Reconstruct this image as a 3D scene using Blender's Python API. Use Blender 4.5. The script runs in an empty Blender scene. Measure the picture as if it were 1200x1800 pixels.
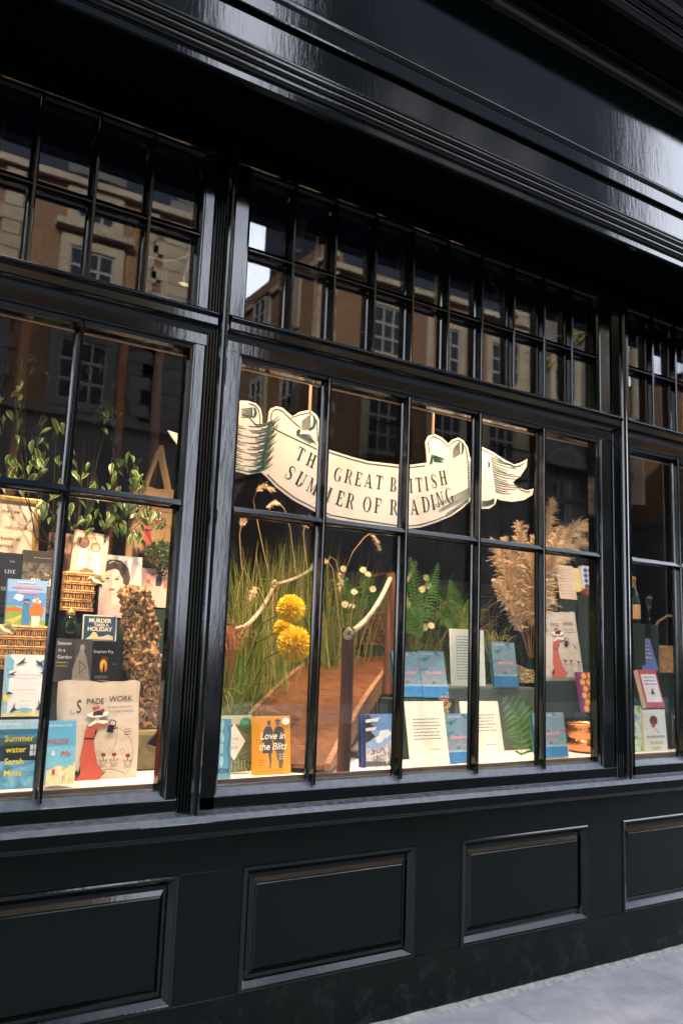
import bpy, bmesh, math, random
from mathutils import Vector, Matrix, Euler
R = math.radians
rnd = random.Random(11)
S = bpy.context.scene
C = S.collection

# ------------------------------------------------------------------ camera
FPX, YAW, PIT, ROL, CD, CZ = 1444.15, R(31.908), R(8.874), R(2.177), 2.969, 1.55
FW = Vector((math.sin(YAW)*math.cos(PIT), math.cos(YAW)*math.cos(PIT), math.sin(PIT)))
_r = Vector((math.cos(YAW), -math.sin(YAW), 0)); _u = _r.cross(FW)
RT = _r*math.cos(ROL) + _u*math.sin(ROL); UP = -_r*math.sin(ROL) + _u*math.cos(ROL)
CAM = Vector((0, -CD, CZ))
cd = bpy.data.cameras.new('camera'); cam = bpy.data.objects.new('camera', cd); C.objects.link(cam)
cam.matrix_world = Matrix(((RT.x, UP.x, -FW.x, CAM.x), (RT.y, UP.y, -FW.y, CAM.y), (RT.z, UP.z, -FW.z, CAM.z), (0, 0, 0, 1)))
cd.sensor_fit = 'VERTICAL'; cd.sensor_height = 36; cd.sensor_width = 24; cd.lens = FPX/1800*36
cd.clip_start = 0.05; cd.clip_end = 3000
cd.dof.use_dof = True; cd.dof.focus_distance = 3.45; cd.dof.aperture_fstop = 2.4
S.camera = cam

# ------------------------------------------------------------------ sky, sun, exposure
SUN_EL, SUN_AZ = R(33), R(-28)            # sun stands behind the shop, a little to the left
w = bpy.data.worlds.new('World'); S.world = w; w.use_nodes = True
nt = w.node_tree; bg = nt.nodes['Background']
sky = nt.nodes.new('ShaderNodeTexSky'); sky.sky_type = 'NISHITA'; sky.sun_disc = False
sky.sun_elevation = SUN_EL; sky.sun_rotation = SUN_AZ; sky.dust_density = 3.0; sky.air_density = 1.0; sky.ozone_density = 1.2
# fair weather clouds spread over the whole sky
_tc = nt.nodes.new('ShaderNodeTexCoord'); _sx = nt.nodes.new('ShaderNodeSeparateXYZ'); nt.links.new(_tc.outputs['Generated'], _sx.inputs[0])
_zz = nt.nodes.new('ShaderNodeMath'); _zz.operation = 'MAXIMUM'; _zz.inputs[1].default_value = 0; nt.links.new(_sx.outputs[2], _zz.inputs[0])
_za = nt.nodes.new('ShaderNodeMath'); _za.operation = 'ADD'; _za.inputs[1].default_value = .3; nt.links.new(_zz.outputs[0], _za.inputs[0])
_dv = nt.nodes.new('ShaderNodeVectorMath'); _dv.operation = 'DIVIDE'; nt.links.new(_tc.outputs['Generated'], _dv.inputs[0]); nt.links.new(_za.outputs[0], _dv.inputs[1])
_cn = nt.nodes.new('ShaderNodeTexNoise'); _cn.inputs['Scale'].default_value = 1.6; _cn.inputs['Detail'].default_value = 9; _cn.inputs['Roughness'].default_value = .55; nt.links.new(_dv.outputs[0], _cn.inputs[0])
_cr = nt.nodes.new('ShaderNodeValToRGB'); _cr.color_ramp.elements[0].position = .40; _cr.color_ramp.elements[1].position = .64; _ce = nt.nodes.new('ShaderNodeMath'); _ce.operation = 'MULTIPLY_ADD'; _ce.inputs[1].default_value = -.20; nt.links.new(_zz.outputs[0], _ce.inputs[0])
_c2 = nt.nodes.new('ShaderNodeMath'); _c2.operation = 'ADD'; _c2.inputs[1].default_value = .15; nt.links.new(_cn.outputs[0], _c2.inputs[0]); nt.links.new(_c2.outputs[0], _ce.inputs[2]); nt.links.new(_ce.outputs[0], _cr.inputs[0])
_mx = nt.nodes.new('ShaderNodeMixRGB'); _mx.inputs[2].default_value = (23.0, 24.3, 28.2, 1); nt.links.new(_cr.outputs[0], _mx.inputs[0]); nt.links.new(sky.outputs[0], _mx.inputs[1])
nt.links.new(_mx.outputs[0], bg.inputs[0]); bg.inputs[1].default_value = 0.15
sd = bpy.data.lights.new('sun', 'SUN'); sd.energy = 5.0; sd.angle = R(0.5); sd.color = (1.0, .93, .82)
sun = bpy.data.objects.new('sun', sd); C.objects.link(sun)
_sv = Vector((math.sin(SUN_AZ)*math.cos(SUN_EL), math.cos(SUN_AZ)*math.cos(SUN_EL), math.sin(SUN_EL)))
sun.rotation_euler = _sv.to_track_quat('Z', 'Y').to_euler(); sun.location = _sv*60
S.view_settings.view_transform = 'Standard'; S.view_settings.look = 'None'
S.view_settings.exposure = 1.28; S.view_settings.gamma = 1; S.view_settings.use_curve_mapping = False
S.render.engine = 'CYCLES'
cy = S.cycles; cy.use_denoising = True; cy.max_bounces = 8; cy.diffuse_bounces = 3; cy.glossy_bounces = 4
cy.transmission_bounces = 6; cy.transparent_max_bounces = 24; cy.sample_clamp_indirect = 4; cy.caustics_reflective = False
cy.caustics_refractive = False; cy.blur_glossy = .3

# ------------------------------------------------------------------ helpers
def at(px, py, Y):
    """world point that lies at depth y = Y behind pixel (px, py) of the 1200x1800 photograph"""
    d = FW*FPX + RT*(px-600) - UP*(py-900)
    return CAM + d*((Y+CD)/d.y)
def atz(px, py, z):
    d = FW*FPX + RT*(px-600) - UP*(py-900)
    return CAM + d*((z-CZ)/d.z)
def pj(P):
    d = Vector(P)-CAM; z = d.dot(FW)
    return 600+FPX*d.dot(RT)/z, 900-FPX*d.dot(UP)/z

def lin(c):
    return c/12.92 if c <= .04045 else ((c+.055)/1.055)**2.4
def hexc(h):
    h = h.lstrip('#'); return tuple(lin(int(h[i:i+2], 16)/255) for i in (0, 2, 4))
MATS = {}
def mat(name, col, rough=.6, metal=0, spec=.5, noise=0, nscale=20, bump=0, bscale=60, stretch=(1, 1, 1), coat=0, sub=0, trans=0, alpha=1):
    if name in MATS: return MATS[name]
    m = bpy.data.materials.new(name); m.use_nodes = True; n = m.node_tree.nodes; l = m.node_tree.links
    b = n['Principled BSDF']
    if isinstance(col, str): col = hexc(col)
    b.inputs['Base Color'].default_value = (*col, 1); b.inputs['Roughness'].default_value = rough
    b.inputs['Metallic'].default_value = metal; b.inputs['Specular IOR Level'].default_value = spec
    b.inputs['Coat Weight'].default_value = coat; b.inputs['Coat Roughness'].default_value = .08
    if trans: b.inputs['Transmission Weight'].default_value = trans
    tc = n.new('ShaderNodeTexCoord'); mp = n.new('ShaderNodeMapping'); mp.inputs['Scale'].default_value = stretch
    l.new(tc.outputs['Object'], mp.inputs[0])
    if noise:
        t = n.new('ShaderNodeTexNoise'); t.inputs['Scale'].default_value = nscale; t.inputs['Detail'].default_value = 6
        l.new(mp.outputs[0], t.inputs[0])
        r = n.new('ShaderNodeValToRGB'); r.color_ramp.elements[0].position = .3; r.color_ramp.elements[1].position = .7
        r.color_ramp.elements[0].color = (*[c*(1-noise) for c in col], 1); r.color_ramp.elements[1].color = (*[min(1, c*(1+noise)) for c in col], 1)
        l.new(t.outputs[0], r.inputs[0]); l.new(r.outputs[0], b.inputs['Base Color'])
    if bump:
        t = n.new('ShaderNodeTexNoise'); t.inputs['Scale'].default_value = bscale; t.inputs['Detail'].default_value = 4
        l.new(mp.outputs[0], t.inputs[0]); bp = n.new('ShaderNodeBump'); bp.inputs['Strength'].default_value = bump; bp.inputs['Distance'].default_value = .01
        l.new(t.outputs[0], bp.inputs['Height']); l.new(bp.outputs[0], b.inputs['Normal'])
    MATS[name] = m; return m
def ink(h):                                   # a printing ink
    return mat('ink_'+h.lstrip('#'), h, .5, spec=.3, noise=.10, nscale=55)
def painted(name, cols, scale=16, rough=.38, stretch=(1, 1, 1.5)):
    """a blotchy painted print: several colours mixed by noise"""
    if name in MATS: return MATS[name]
    m = bpy.data.materials.new(name); m.use_nodes = True; n = m.node_tree.nodes; l = m.node_tree.links; b = n['Principled BSDF']; b.inputs['Roughness'].default_value = rough
    tc = n.new('ShaderNodeTexCoord'); mp = n.new('ShaderNodeMapping'); mp.inputs['Scale'].default_value = stretch; l.new(tc.outputs['Object'], mp.inputs[0])
    t = n.new('ShaderNodeTexNoise'); t.inputs['Scale'].default_value = scale; t.inputs['Detail'].default_value = 5; t.inputs['Roughness'].default_value = .6; t.inputs['Distortion'].default_value = .6; l.new(mp.outputs[0], t.inputs[0])
    r = n.new('ShaderNodeValToRGB'); k = len(cols)
    while len(r.color_ramp.elements) < k: r.color_ramp.elements.new(.5)
    for i, c in enumerate(cols): r.color_ramp.elements[i].position = .30+.40*i/(k-1); r.color_ramp.elements[i].color = (*hexc(c), 1)
    l.new(t.outputs[0], r.inputs[0]); l.new(r.outputs[0], b.inputs['Base Color']); MATS[name] = m; return m
MATS_ALIAS = {'~sky': ('#2a6a66', '#4a8794', '#8aa6bd', '#6b9db2', '#a39cb2', '#3a7672'), '~water': ('#1f66a8', '#3c86c4', '#2f78b8', '#69a8cc'), '~leaf': ('#22321f', '#3f5637', '#6f7d50', '#2b402a', '#a3a878'),
    '~photo': ('#2a2624', '#4a4440', '#766e67', '#39332f'), '~sepia': ('#8a6a54', '#c9a98c', '#e6d3b8', '#a5785e', '#efe2cc'), '~sea': ('#2c6f96', '#4f93b8', '#83bdd6', '#3a80a6'), '~dune': ('#8fae6a', '#d9d49a', '#e9e2b4', '#b08a5a', '#a9b97a'),
    '~skin': ('#dcb5a4', '#e9cbbb', '#d9ab9c', '#eed6c8'), '~pale': ('#a7aebb', '#bcbfc8', '#c9c4b8', '#b3b2bd', '#9fb0c4'), '~flor': ('#4b8f3a', '#7cbf52', '#dfe9d8', '#5d93c6', '#3f7f3a'), '~city': ('#3c4048', '#8a8d96', '#d5d6da', '#5c606a', '#e8e9ec'), '~swal': ('#e9ecec', '#79b8d6', '#e6d96e', '#a9d0dd', '#eef0ee')}
_ink0 = ink
def ink(h):
    return painted('print'+h[1:], MATS_ALIAS[h], 30 if h in ('~photo', '~city', '~sepia', '~leaf') else 13) if h[0] == '~' else _ink0(h)

class MB:
    """collects faces with materials; build() links them as one mesh object"""
    def __init__(s): s.v = []; s.f = []; s.m = []; s.mats = []; s.sm = []
    def mi(s, m):
        if m not in s.mats: s.mats.append(m)
        return s.mats.index(m)
    def face(s, pts, m, smooth=False):
        k = len(s.v); s.v += [tuple(p) for p in pts]; s.f.append(tuple(range(k, k+len(pts)))); s.m.append(s.mi(m)); s.sm.append(smooth)
    def grid(s, rows, m, smooth=True, close=False):
        k = len(s.v); nc = len(rows[0]); i = s.mi(m)
        for r in rows: s.v += [tuple(p) for p in r]
        for a in range(len(rows)-1):
            for b in range(nc if close else nc-1):
                b2 = (b+1) % nc
                s.f.append((k+a*nc+b, k+a*nc+b2, k+(a+1)*nc+b2, k+(a+1)*nc+b)); s.m.append(i); s.sm.append(smooth)
    def box(s, a, b, m, M=None):
        x0, y0, z0 = a; x1, y1, z1 = b
        P = [Vector(q) for q in ((x0,y0,z0),(x1,y0,z0),(x1,y1,z0),(x0,y1,z0),(x0,y0,z1),(x1,y0,z1),(x1,y1,z1),(x0,y1,z1))]
        if M: P = [M @ q for q in P]
        k = len(s.v); s.v += [tuple(q) for q in P]
        for f in ((0,3,2,1),(4,5,6,7),(0,1,5,4),(1,2,6,5),(2,3,7,6),(3,0,4,7)):
            s.f.append(tuple(k+i for i in f)); s.m.append(s.mi(m)); s.sm.append(False)
    def prism(s, prof, axis, a, b, m, caps=True, smooth=False):
        """closed outline extruded along 'x' (prof = y,z), 'y' (x,z) or 'z' (x,y)"""
        def P(q, t): return {'x': (t, q[0], q[1]), 'y': (q[0], t, q[1]), 'z': (q[0], q[1], t)}[axis]
        k = len(s.v); n = len(prof); i = s.mi(m)
        s.v += [P(q, a) for q in prof] + [P(q, b) for q in prof]
        for j in range(n):
            j2 = (j+1) % n; s.f.append((k+j, k+j2, k+n+j2, k+n+j)); s.m.append(i); s.sm.append(smooth)
        if caps:
            s.f.append(tuple(k+j for j in range(n))); s.m.append(i); s.sm.append(False)
            s.f.append(tuple(k+n+j for j in reversed(range(n)))); s.m.append(i); s.sm.append(False)
    def tube(s, pts, rad, m, n=8, smooth=True, caps=True):
        pts = [Vector(p) for p in pts]; rows = []
        if not hasattr(rad, '__len__'): rad = [rad]*len(pts)
        for i, p in enumerate(pts):
            t = (pts[min(i+1, len(pts)-1)]-pts[max(i-1, 0)]).normalized()
            a = t.cross(Vector((0, 0, 1)) if abs(t.z) < .9 else Vector((1, 0, 0))).normalized(); b = t.cross(a)
            rows.append([p+(a*math.cos(6.28319*j/n)+b*math.sin(6.28319*j/n))*rad[i] for j in range(n)])
        s.grid(rows, m, smooth, True)
        if caps: s.face(rows[0][::-1], m); s.face(rows[-1], m)
    def lathe(s, prof, c, m, n=24):
        """prof = (radius, z)"""
        s.grid([[(c[0]+r*math.cos(6.28319*j/n), c[1]+r*math.sin(6.28319*j/n), c[2]+z) for j in range(n)] for r, z in prof], m, True, True)
    def ribbon(s, pts, wd, m, side=None):
        pts = [Vector(p) for p in pts]
        if not hasattr(wd, '__len__'): wd = [wd*(1-.85*(i/(len(pts)-1))**2) for i in range(len(pts))]
        rows = []
        for i, p in enumerate(pts):
            t = (pts[min(i+1, len(pts)-1)]-pts[max(i-1, 0)]).normalized()
            a = (side or t.cross(Vector((.3, -1, .2)))).normalized()
            rows.append([p-a*wd[i]/2, p+a*wd[i]/2])
        s.grid(rows, m, True)
    def mesh(s, name):
        me = bpy.data.meshes.new(name); me.from_pydata(s.v, [], s.f)
        for m in s.mats: me.materials.append(m)
        me.polygons.foreach_set('material_index', s.m); me.polygons.foreach_set('use_smooth', s.sm); me.update()
        return me
    def build(s, name, parent=None, local=False, bevel=0, **kw):
        return link(name, s.mesh(name), parent, local, bevel, **kw)

def dust_sheen(o, lim=.55, m=None):
    """dusty film, sky sheen put into its colour, on upward faces of o"""
    me = o.data; bm = bmesh.new(); bm.from_mesh(me); bmesh.ops.remove_doubles(bm, verts=bm.verts, dist=1e-6); bmesh.ops.recalc_face_normals(bm, faces=bm.faces); bm.to_mesh(me); bm.free()
    me.materials.append(m or DUSTSHEEN); k = len(me.materials)-1
    for p in me.polygons:
        if p.normal.z > lim: p.material_index = k
    return o
def wm(o):
    m = o.matrix_basis.copy()
    if o.parent: m = wm(o.parent) @ o.matrix_parent_inverse @ m
    return m
def link(name, me, parent=None, local=False, bevel=0, kind=None, label=None):
    o = bpy.data.objects.new(name, me); C.objects.link(o)
    if parent:
        o.parent = parent
        if not local: o.matrix_parent_inverse = wm(parent).inverted()
    if bevel:
        b = o.modifiers.new('bevel', 'BEVEL'); b.width = bevel; b.segments = 2; b.limit_method = 'ANGLE'; b.angle_limit = R(40)
    if kind: o['kind'] = kind
    if label: o['label'] = label
    return o
def tag(o, label, cat, group=None):
    o['label'] = label; o['category'] = cat
    if group: o['group'] = group
    return o
def thing(name, label, cat, loc=(0, 0, 0), rot=(0, 0, 0), group=None):
    o = bpy.data.objects.new(name, None); C.objects.link(o); o.location = loc; o.rotation_euler = rot
    o.empty_display_size = .05
    return tag(o, label, cat, group)

# ------------------------------------------------------------------ materials
def paint_mat(name, spec, col, r0, r1):
    m = bpy.data.materials.new(name); m.use_nodes = True; n = m.node_tree.nodes; l = m.node_tree.links
    b = n['Principled BSDF']; b.inputs['Roughness'].default_value = .2; b.inputs['Specular IOR Level'].default_value = spec
    tc = n.new('ShaderNodeTexCoord')
    mp = n.new('ShaderNodeMapping'); mp.inputs['Scale'].default_value = (1, 1, .2); l.new(tc.outputs['Object'], mp.inputs[0])
    t1 = n.new('ShaderNodeTexNoise'); t1.inputs['Scale'].default_value = 55; t1.inputs['Detail'].default_value = 5; l.new(mp.outputs[0], t1.inputs[0])
    t2 = n.new('ShaderNodeTexNoise'); t2.inputs['Scale'].default_value = 3.2; t2.inputs['Detail'].default_value = 2; l.new(mp.outputs[0], t2.inputs[0])
    t3 = n.new('ShaderNodeTexNoise'); t3.inputs['Scale'].default_value = 240; t3.inputs['Detail'].default_value = 3; l.new(tc.outputs['Object'], t3.inputs[0])
    a = n.new('ShaderNodeMath'); a.operation = 'MULTIPLY_ADD'; a.inputs[1].default_value = 7; l.new(t2.outputs[0], a.inputs[0]); l.new(t1.outputs[0], a.inputs[2])
    a2 = n.new('ShaderNodeMath'); a2.operation = 'MULTIPLY_ADD'; a2.inputs[1].default_value = .35; l.new(t3.outputs[0], a2.inputs[0]); l.new(a.outputs[0], a2.inputs[2])
    bp = n.new('ShaderNodeBump'); bp.inputs['Strength'].default_value = .07; bp.inputs['Distance'].default_value = .004
    l.new(a2.outputs[0], bp.inputs['Height']); l.new(bp.outputs[0], b.inputs['Normal'])
    # dust specks and slight wear in the colour
    v = n.new('ShaderNodeTexNoise'); v.inputs['Scale'].default_value = 130; v.inputs['Detail'].default_value = 8; v.inputs['Roughness'].default_value = .7; l.new(tc.outputs['Object'], v.inputs[0])
    cr = n.new('ShaderNodeValToRGB'); cr.color_ramp.elements[0].position = .71; cr.color_ramp.elements[1].position = .78
    cr.color_ramp.elements[0].color = (*col, 1); cr.color_ramp.elements[1].color = (.020, .026, .024, 1)
    l.new(v.outputs[0], cr.inputs[0])
    # pale splashes of street dirt on the lowest boards, uneven in outline
    sp = n.new('ShaderNodeSeparateXYZ'); l.new(tc.outputs['Object'], sp.inputs[0]); hz = n.new('ShaderNodeMapRange'); hz.inputs['From Min'].default_value = .34; hz.inputs['From Max'].default_value = .0; l.new(sp.outputs[2], hz.inputs[0])
    s1 = n.new('ShaderNodeTexNoise'); s1.inputs['Scale'].default_value = 9; s1.inputs['Detail'].default_value = 9; s1.inputs['Roughness'].default_value = .75; l.new(tc.outputs['Object'], s1.inputs[0])
    s2 = n.new('ShaderNodeMapRange'); s2.inputs['From Min'].default_value = .5; s2.inputs['From Max'].default_value = .8; l.new(s1.outputs[0], s2.inputs[0])
    s3 = n.new('ShaderNodeMath'); s3.operation = 'MULTIPLY'; l.new(hz.outputs[0], s3.inputs[0]); l.new(s2.outputs[0], s3.inputs[1])
    mxd = n.new('ShaderNodeMixRGB'); mxd.inputs[2].default_value = (.045, .045, .042, 1); l.new(s3.outputs[0], mxd.inputs[0]); l.new(cr.outputs[0], mxd.inputs[1]); l.new(mxd.outputs[0], b.inputs['Base Color'])
    rr = n.new('ShaderNodeMapRange'); rr.inputs['To Min'].default_value = r0; rr.inputs['To Max'].default_value = r1; l.new(t2.outputs[0], rr.inputs[0]); l.new(rr.outputs[0], b.inputs['Roughness'])
    return m
PAINT = paint_mat('gloss_dark_green_paint', .48, (.0005, .0022, .0016), .03, .10)
RISERP = paint_mat('weathered_dark_green_paint', .20, (.0013, .0046, .0033), .12, .26)
DUSTSHEEN = mat('dusty_paint_sky_sheen', (.085, .098, .104), .26, spec=.6, noise=.22, nscale=30, bump=.10, bscale=120)  # street dust plus sky sheen put into the colour of up-facing paint
def glass_mat():
    m = bpy.data.materials.new('window_glass'); m.use_nodes = True; n = m.node_tree.nodes; l = m.node_tree.links; n.clear()
    o = n.new('ShaderNodeOutputMaterial'); mx = n.new('ShaderNodeMixShader'); tr = n.new('ShaderNodeBsdfTransparent'); gl = n.new('ShaderNodeBsdfGlossy')
    tr.inputs[0].default_value = (.96, .975, .965, 1); gl.inputs['Roughness'].default_value = 0.0; gl.inputs[0].default_value = (1, 1, 1, 1)
    lw = n.new('ShaderNodeLayerWeight'); lw.inputs[0].default_value = .5
    pw = n.new('ShaderNodeMath'); pw.operation = 'POWER'; pw.inputs[1].default_value = 5; l.new(lw.outputs['Facing'], pw.inputs[0])
    ma = n.new('ShaderNodeMath'); ma.operation = 'MULTIPLY_ADD'; ma.inputs[1].default_value = .95; ma.inputs[2].default_value = .056; l.new(pw.outputs[0], ma.inputs[0])
    tc = n.new('ShaderNodeTexCoord'); t = n.new('ShaderNodeTexNoise'); t.inputs['Scale'].default_value = 2.5; t.inputs['Detail'].default_value = 1; l.new(tc.outputs['Object'], t.inputs[0])
    bp = n.new('ShaderNodeBump'); bp.inputs['Strength'].default_value = .05; bp.inputs['Distance'].default_value = .006; l.new(t.outputs[0], bp.inputs['Height']); l.new(bp.outputs[0], gl.inputs['Normal'])
    l.new(ma.outputs[0], mx.inputs[0]); l.new(tr.outputs[0], mx.inputs[1]); l.new(gl.outputs[0], mx.inputs[2]); l.new(mx.outputs[0], o.inputs[0])
    return m
GLASS = glass_mat()
def wood_mat(name, c1, c2, axis=(1, 9, 9), scale=6, rough=.45, bump=.2):
    m = bpy.data.materials.new(name); m.use_nodes = True; n = m.node_tree.nodes; l = m.node_tree.links; b = n['Principled BSDF']
    tc = n.new('ShaderNodeTexCoord'); mp = n.new('ShaderNodeMapping'); mp.inputs['Scale'].default_value = axis; l.new(tc.outputs['Object'], mp.inputs[0])
    t = n.new('ShaderNodeTexNoise'); t.inputs['Scale'].default_value = scale; t.inputs['Detail'].default_value = 7; t.inputs['Roughness'].default_value = .65; l.new(mp.outputs[0], t.inputs[0])
    r = n.new('ShaderNodeValToRGB'); r.color_ramp.elements[0].position = .33; r.color_ramp.elements[1].position = .68
    r.color_ramp.elements[0].color = (*c1, 1); r.color_ramp.elements[1].color = (*c2, 1)
    l.new(t.outputs[0], r.inputs[0]); l.new(r.outputs[0], b.inputs['Base Color']); b.inputs['Roughness'].default_value = rough
    bp = n.new('ShaderNodeBump'); bp.inputs['Strength'].default_value = bump; bp.inputs['Distance'].default_value = .004; l.new(t.outputs[0], bp.inputs['Height']); l.new(bp.outputs[0], b.inputs['Normal'])
    return m
def brick_mat(name, c1, c2, mort, w=.235, h=.075):
    m = bpy.data.materials.new(name); m.use_nodes = True; n = m.node_tree.nodes; l = m.node_tree.links; b = n['Principled BSDF']; b.inputs['Roughness'].default_value = .85
    tc = n.new('ShaderNodeTexCoord'); sp = n.new('ShaderNodeSeparateXYZ'); l.new(tc.outputs['Object'], sp.inputs[0])
    ad = n.new('ShaderNodeMath'); ad.operation = 'ADD'; l.new(sp.outputs[0], ad.inputs[0]); l.new(sp.outputs[1], ad.inputs[1])
    cb = n.new('ShaderNodeCombineXYZ'); l.new(ad.outputs[0], cb.inputs[0]); l.new(sp.outputs[2], cb.inputs[1])
    t = n.new('ShaderNodeTexBrick'); t.inputs['Scale'].default_value = 1; t.inputs['Brick Width'].default_value = w; t.inputs['Row Height'].default_value = h; t.inputs['Mortar Size'].default_value = .006
    t.inputs['Color1'].default_value = (*c1, 1); t.inputs['Color2'].default_value = (*c2, 1); t.inputs['Mortar'].default_value = (*mort, 1)
    l.new(cb.outputs[0], t.inputs[0]); l.new(t.outputs[0], b.inputs['Base Color'])
    return m
BRICK = brick_mat('orange_brown_brick', (.235, .122, .060), (.18, .092, .045), (.22, .165, .115))
UPPERBLUE = brick_mat('dark_blue_upper_wall', (.018, .028, .050), (.013, .021, .040), (.010, .015, .028), .4, .25)  # upper storeys coloured darker and bluer than the walls below
STONE = mat('portland_stone', (.34, .28, .20), .8, noise=.18, nscale=1.5)
GREYSTONE = mat('shade_toned_grey_stone', (.13, .127, .123), .85, noise=.3, nscale=1.2)  # grey stone, darkened in its colour for the shaded lower storeys
SASH = mat('white_sash_paint', (.28, .275, .265), .5)
DARKPANE = mat('far_window_pane', (.03, .04, .05), .05, spec=.8)
WHITE = mat('white_display_paint', (.80, .77, .71), .55, noise=.05, nscale=8)
BLACK = mat('matt_black', (.006, .006, .007), .8, spec=.1)
DARKWALL = mat('dark_shop_wall', (.005, .004, .0035), .9, spec=.03, noise=.3, nscale=3)
NAVY = mat('navy_ceiling_paint', (.0015, .003, .012), .95, spec=.02)
GREENCLOTH = mat('dark_green_cloth', (.012, .035, .026), .9, noise=.3, nscale=60, bump=.3, bscale=200)
DECK = wood_mat('orange_brown_deck_wood', (.055, .019, .0065), (.15, .058, .019), (9, 1.2, 9), 5, .42)
DARKWOOD = wood_mat('dark_brown_post_wood', (.05, .018, .008), (.14, .052, .022), (8, 8, 1), 6, .8)
PALEWOOD = wood_mat('sawn_edge_wood', (.16, .075, .035), (.30, .16, .08), (1, 8, 8), 6, .6)
BARKPOST = wood_mat('orange_bark_wood', (.05, .017, .007), (.19, .075, .028), (5, 5, 1), 5, .75, .5)
STRIPWOOD = wood_mat('bare_plywood_edge', (.10, .06, .035), (.27, .17, .10), (1, 10, 14), 5, .6)
CREAM = mat('cream_painted_batten', (.34, .22, .13), .5)
ROPE = mat('pale_jute_rope', (.52, .42, .29), .9, noise=.3, nscale=60, bump=.6, bscale=220)
WICKER = mat('honey_wicker', (.62, .34, .13), .55, noise=.4, nscale=50)
WICKERD = mat('dark_wicker', (.12, .045, .02), .5, noise=.4, nscale=50)
CANVAS = mat('unbleached_canvas', (.60, .545, .47), .9, noise=.10, nscale=9, bump=.5, bscale=14)
JUTE = mat('tan_jute_canvas', (.36, .24, .12), .9, noise=.12, nscale=80, bump=.3, bscale=300)
PAGES = mat('page_block', (.72, .66, .55), .8, noise=.1, nscale=200, stretch=(1, 8, 1))
GOLD = mat('gilt_frame', (.55, .34, .10), .35, metal=.7, noise=.2, nscale=30)
COPPER = mat('beaten_copper', (.78, .30, .13), .2, metal=1, bump=.5, bscale=70)
BRASSG = mat('gold_foil_cloth', (.75, .50, .20), .25, metal=.9, bump=.6, bscale=30)
LEAFG = mat('ficus_green', (.026, .070, .010), .4, noise=.3, nscale=25)
LEAFC = mat('ficus_cream_edge', (.25, .29, .06), .45)
GRASSA = mat('grass_green', (.07, .13, .016), .5)
GRASSB = mat('grass_yellow_green', (.17, .20, .03), .5)
GRASSC = mat('grass_straw', (.42, .32, .12), .6)
RUSSET = mat('russet_grass', (.22, .06, .018), .6)
FERN = mat('fern_green', (.05, .16, .025), .45, noise=.3, nscale=30)
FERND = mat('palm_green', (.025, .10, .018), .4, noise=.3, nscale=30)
BOX = mat('boxwood_green', (.03, .065, .016), .5)
POM = mat('yellow_petal', (.90, .62, .012), .6, noise=.15, nscale=30)
POMT = mat('yellow_petal_tip', (.88, .66, .08), .6)
PAMPAS = mat('pampas_plume', (.78, .60, .39), .9)
PAMPASD = mat('pampas_plume_dark', (.62, .43, .24), .9)  # darker tan strands mixed in at random
CORK = painted('cork_bark', ('#150d07', '#5a4028', '#94714a', '#c8a476', '#7d5c3a'), 62, .95, (1, 1, 1))
STEM = mat('dry_stem', (.30, .20, .09), .7)
DAISY = mat('white_petal', (.52, .47, .34), .6)
STEEL = mat('brushed_steel', (.35, .36, .38), .35, metal=.9)
BOTTLE = mat('green_bottle_glass', (.01, .05, .02), .08, trans=.6)
CLEARG = mat('clear_display_glass', (.9, .93, .92), .03, trans=1)
GILT = mat('gold_leaf_lettering', (.45, .31, .11), .4, metal=.3)
# ================================================================== THE SETTING
GZ = .022
def slab_mat(name, c):
    m = bpy.data.materials.new(name); m.use_nodes = True; n = m.node_tree.nodes; l = m.node_tree.links; b = n['Principled BSDF']; b.inputs['Roughness'].default_value = .7
    tc = n.new('ShaderNodeTexCoord'); prev = None
    for sc, lo, hi, dark in ((2.2, .35, .65, .80), (9, .42, .62, .84), (38, .64, .72, .72), (120, .3, .7, .92)):
        t = n.new('ShaderNodeTexNoise'); t.inputs['Scale'].default_value = sc; t.inputs['Detail'].default_value = 6; l.new(tc.outputs['Object'], t.inputs[0])
        r = n.new('ShaderNodeValToRGB'); r.color_ramp.elements[0].position = lo; r.color_ramp.elements[1].position = hi; l.new(t.outputs[0], r.inputs[0])
        a, d = (1, 1, 1, 1), (dark, dark, dark*1.01, 1)
        if sc == 38: a, d = d, a
        r.color_ramp.elements[0].color = d; r.color_ramp.elements[1].color = a
        mx = n.new('ShaderNodeMixRGB'); mx.blend_type = 'MULTIPLY'; mx.inputs[0].default_value = 1; mx.inputs[1].default_value = (*c, 1)
        if prev: l.new(prev.outputs[0], mx.inputs[1])
        l.new(r.outputs[0], mx.inputs[2]); prev = mx
        if sc == 120: bp_ = n.new('ShaderNodeBump'); bp_.inputs['Strength'].default_value = .3; bp_.inputs['Distance'].default_value = .004; l.new(t.outputs[0], bp_.inputs['Height']); l.new(bp_.outputs[0], b.inputs['Normal'])
    l.new(prev.outputs[0], b.inputs['Base Color'])
    return m
PAVE = slab_mat('grey_paving_stone', (.40, .395, .395))
MORTAR = mat('pavement_joint_mortar', (.22, .21, .205), .95)
ROAD = mat('street_asphalt', (.055, .055, .058), .85, noise=.25, nscale=40, bump=.3, bscale=200)
KERB = mat('granite_kerb_stone', (.30, .29, .285), .8, noise=.25, nscale=60)
m = MB(); m.face([(-400, -400, -.12), (400, -400, -.12), (400, 400, -.12), (-400, 400, -.12)], MORTAR)
m.build('ground', kind='structure')
m = MB(); m.box((-40, -11.0, -.119), (60, -2.75, -.10), ROAD); m.build('road', kind='structure')
m = MB(); m.box((-40, -2.6, -.118), (60, .25, GZ-.012), MORTAR); pav = m.build('pavement', kind='structure')
m = MB(); m.box((-40, -14.2, -.118), (60, -11.15, .0), PAVE); m.build('far_pavement', kind='structure')
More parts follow.
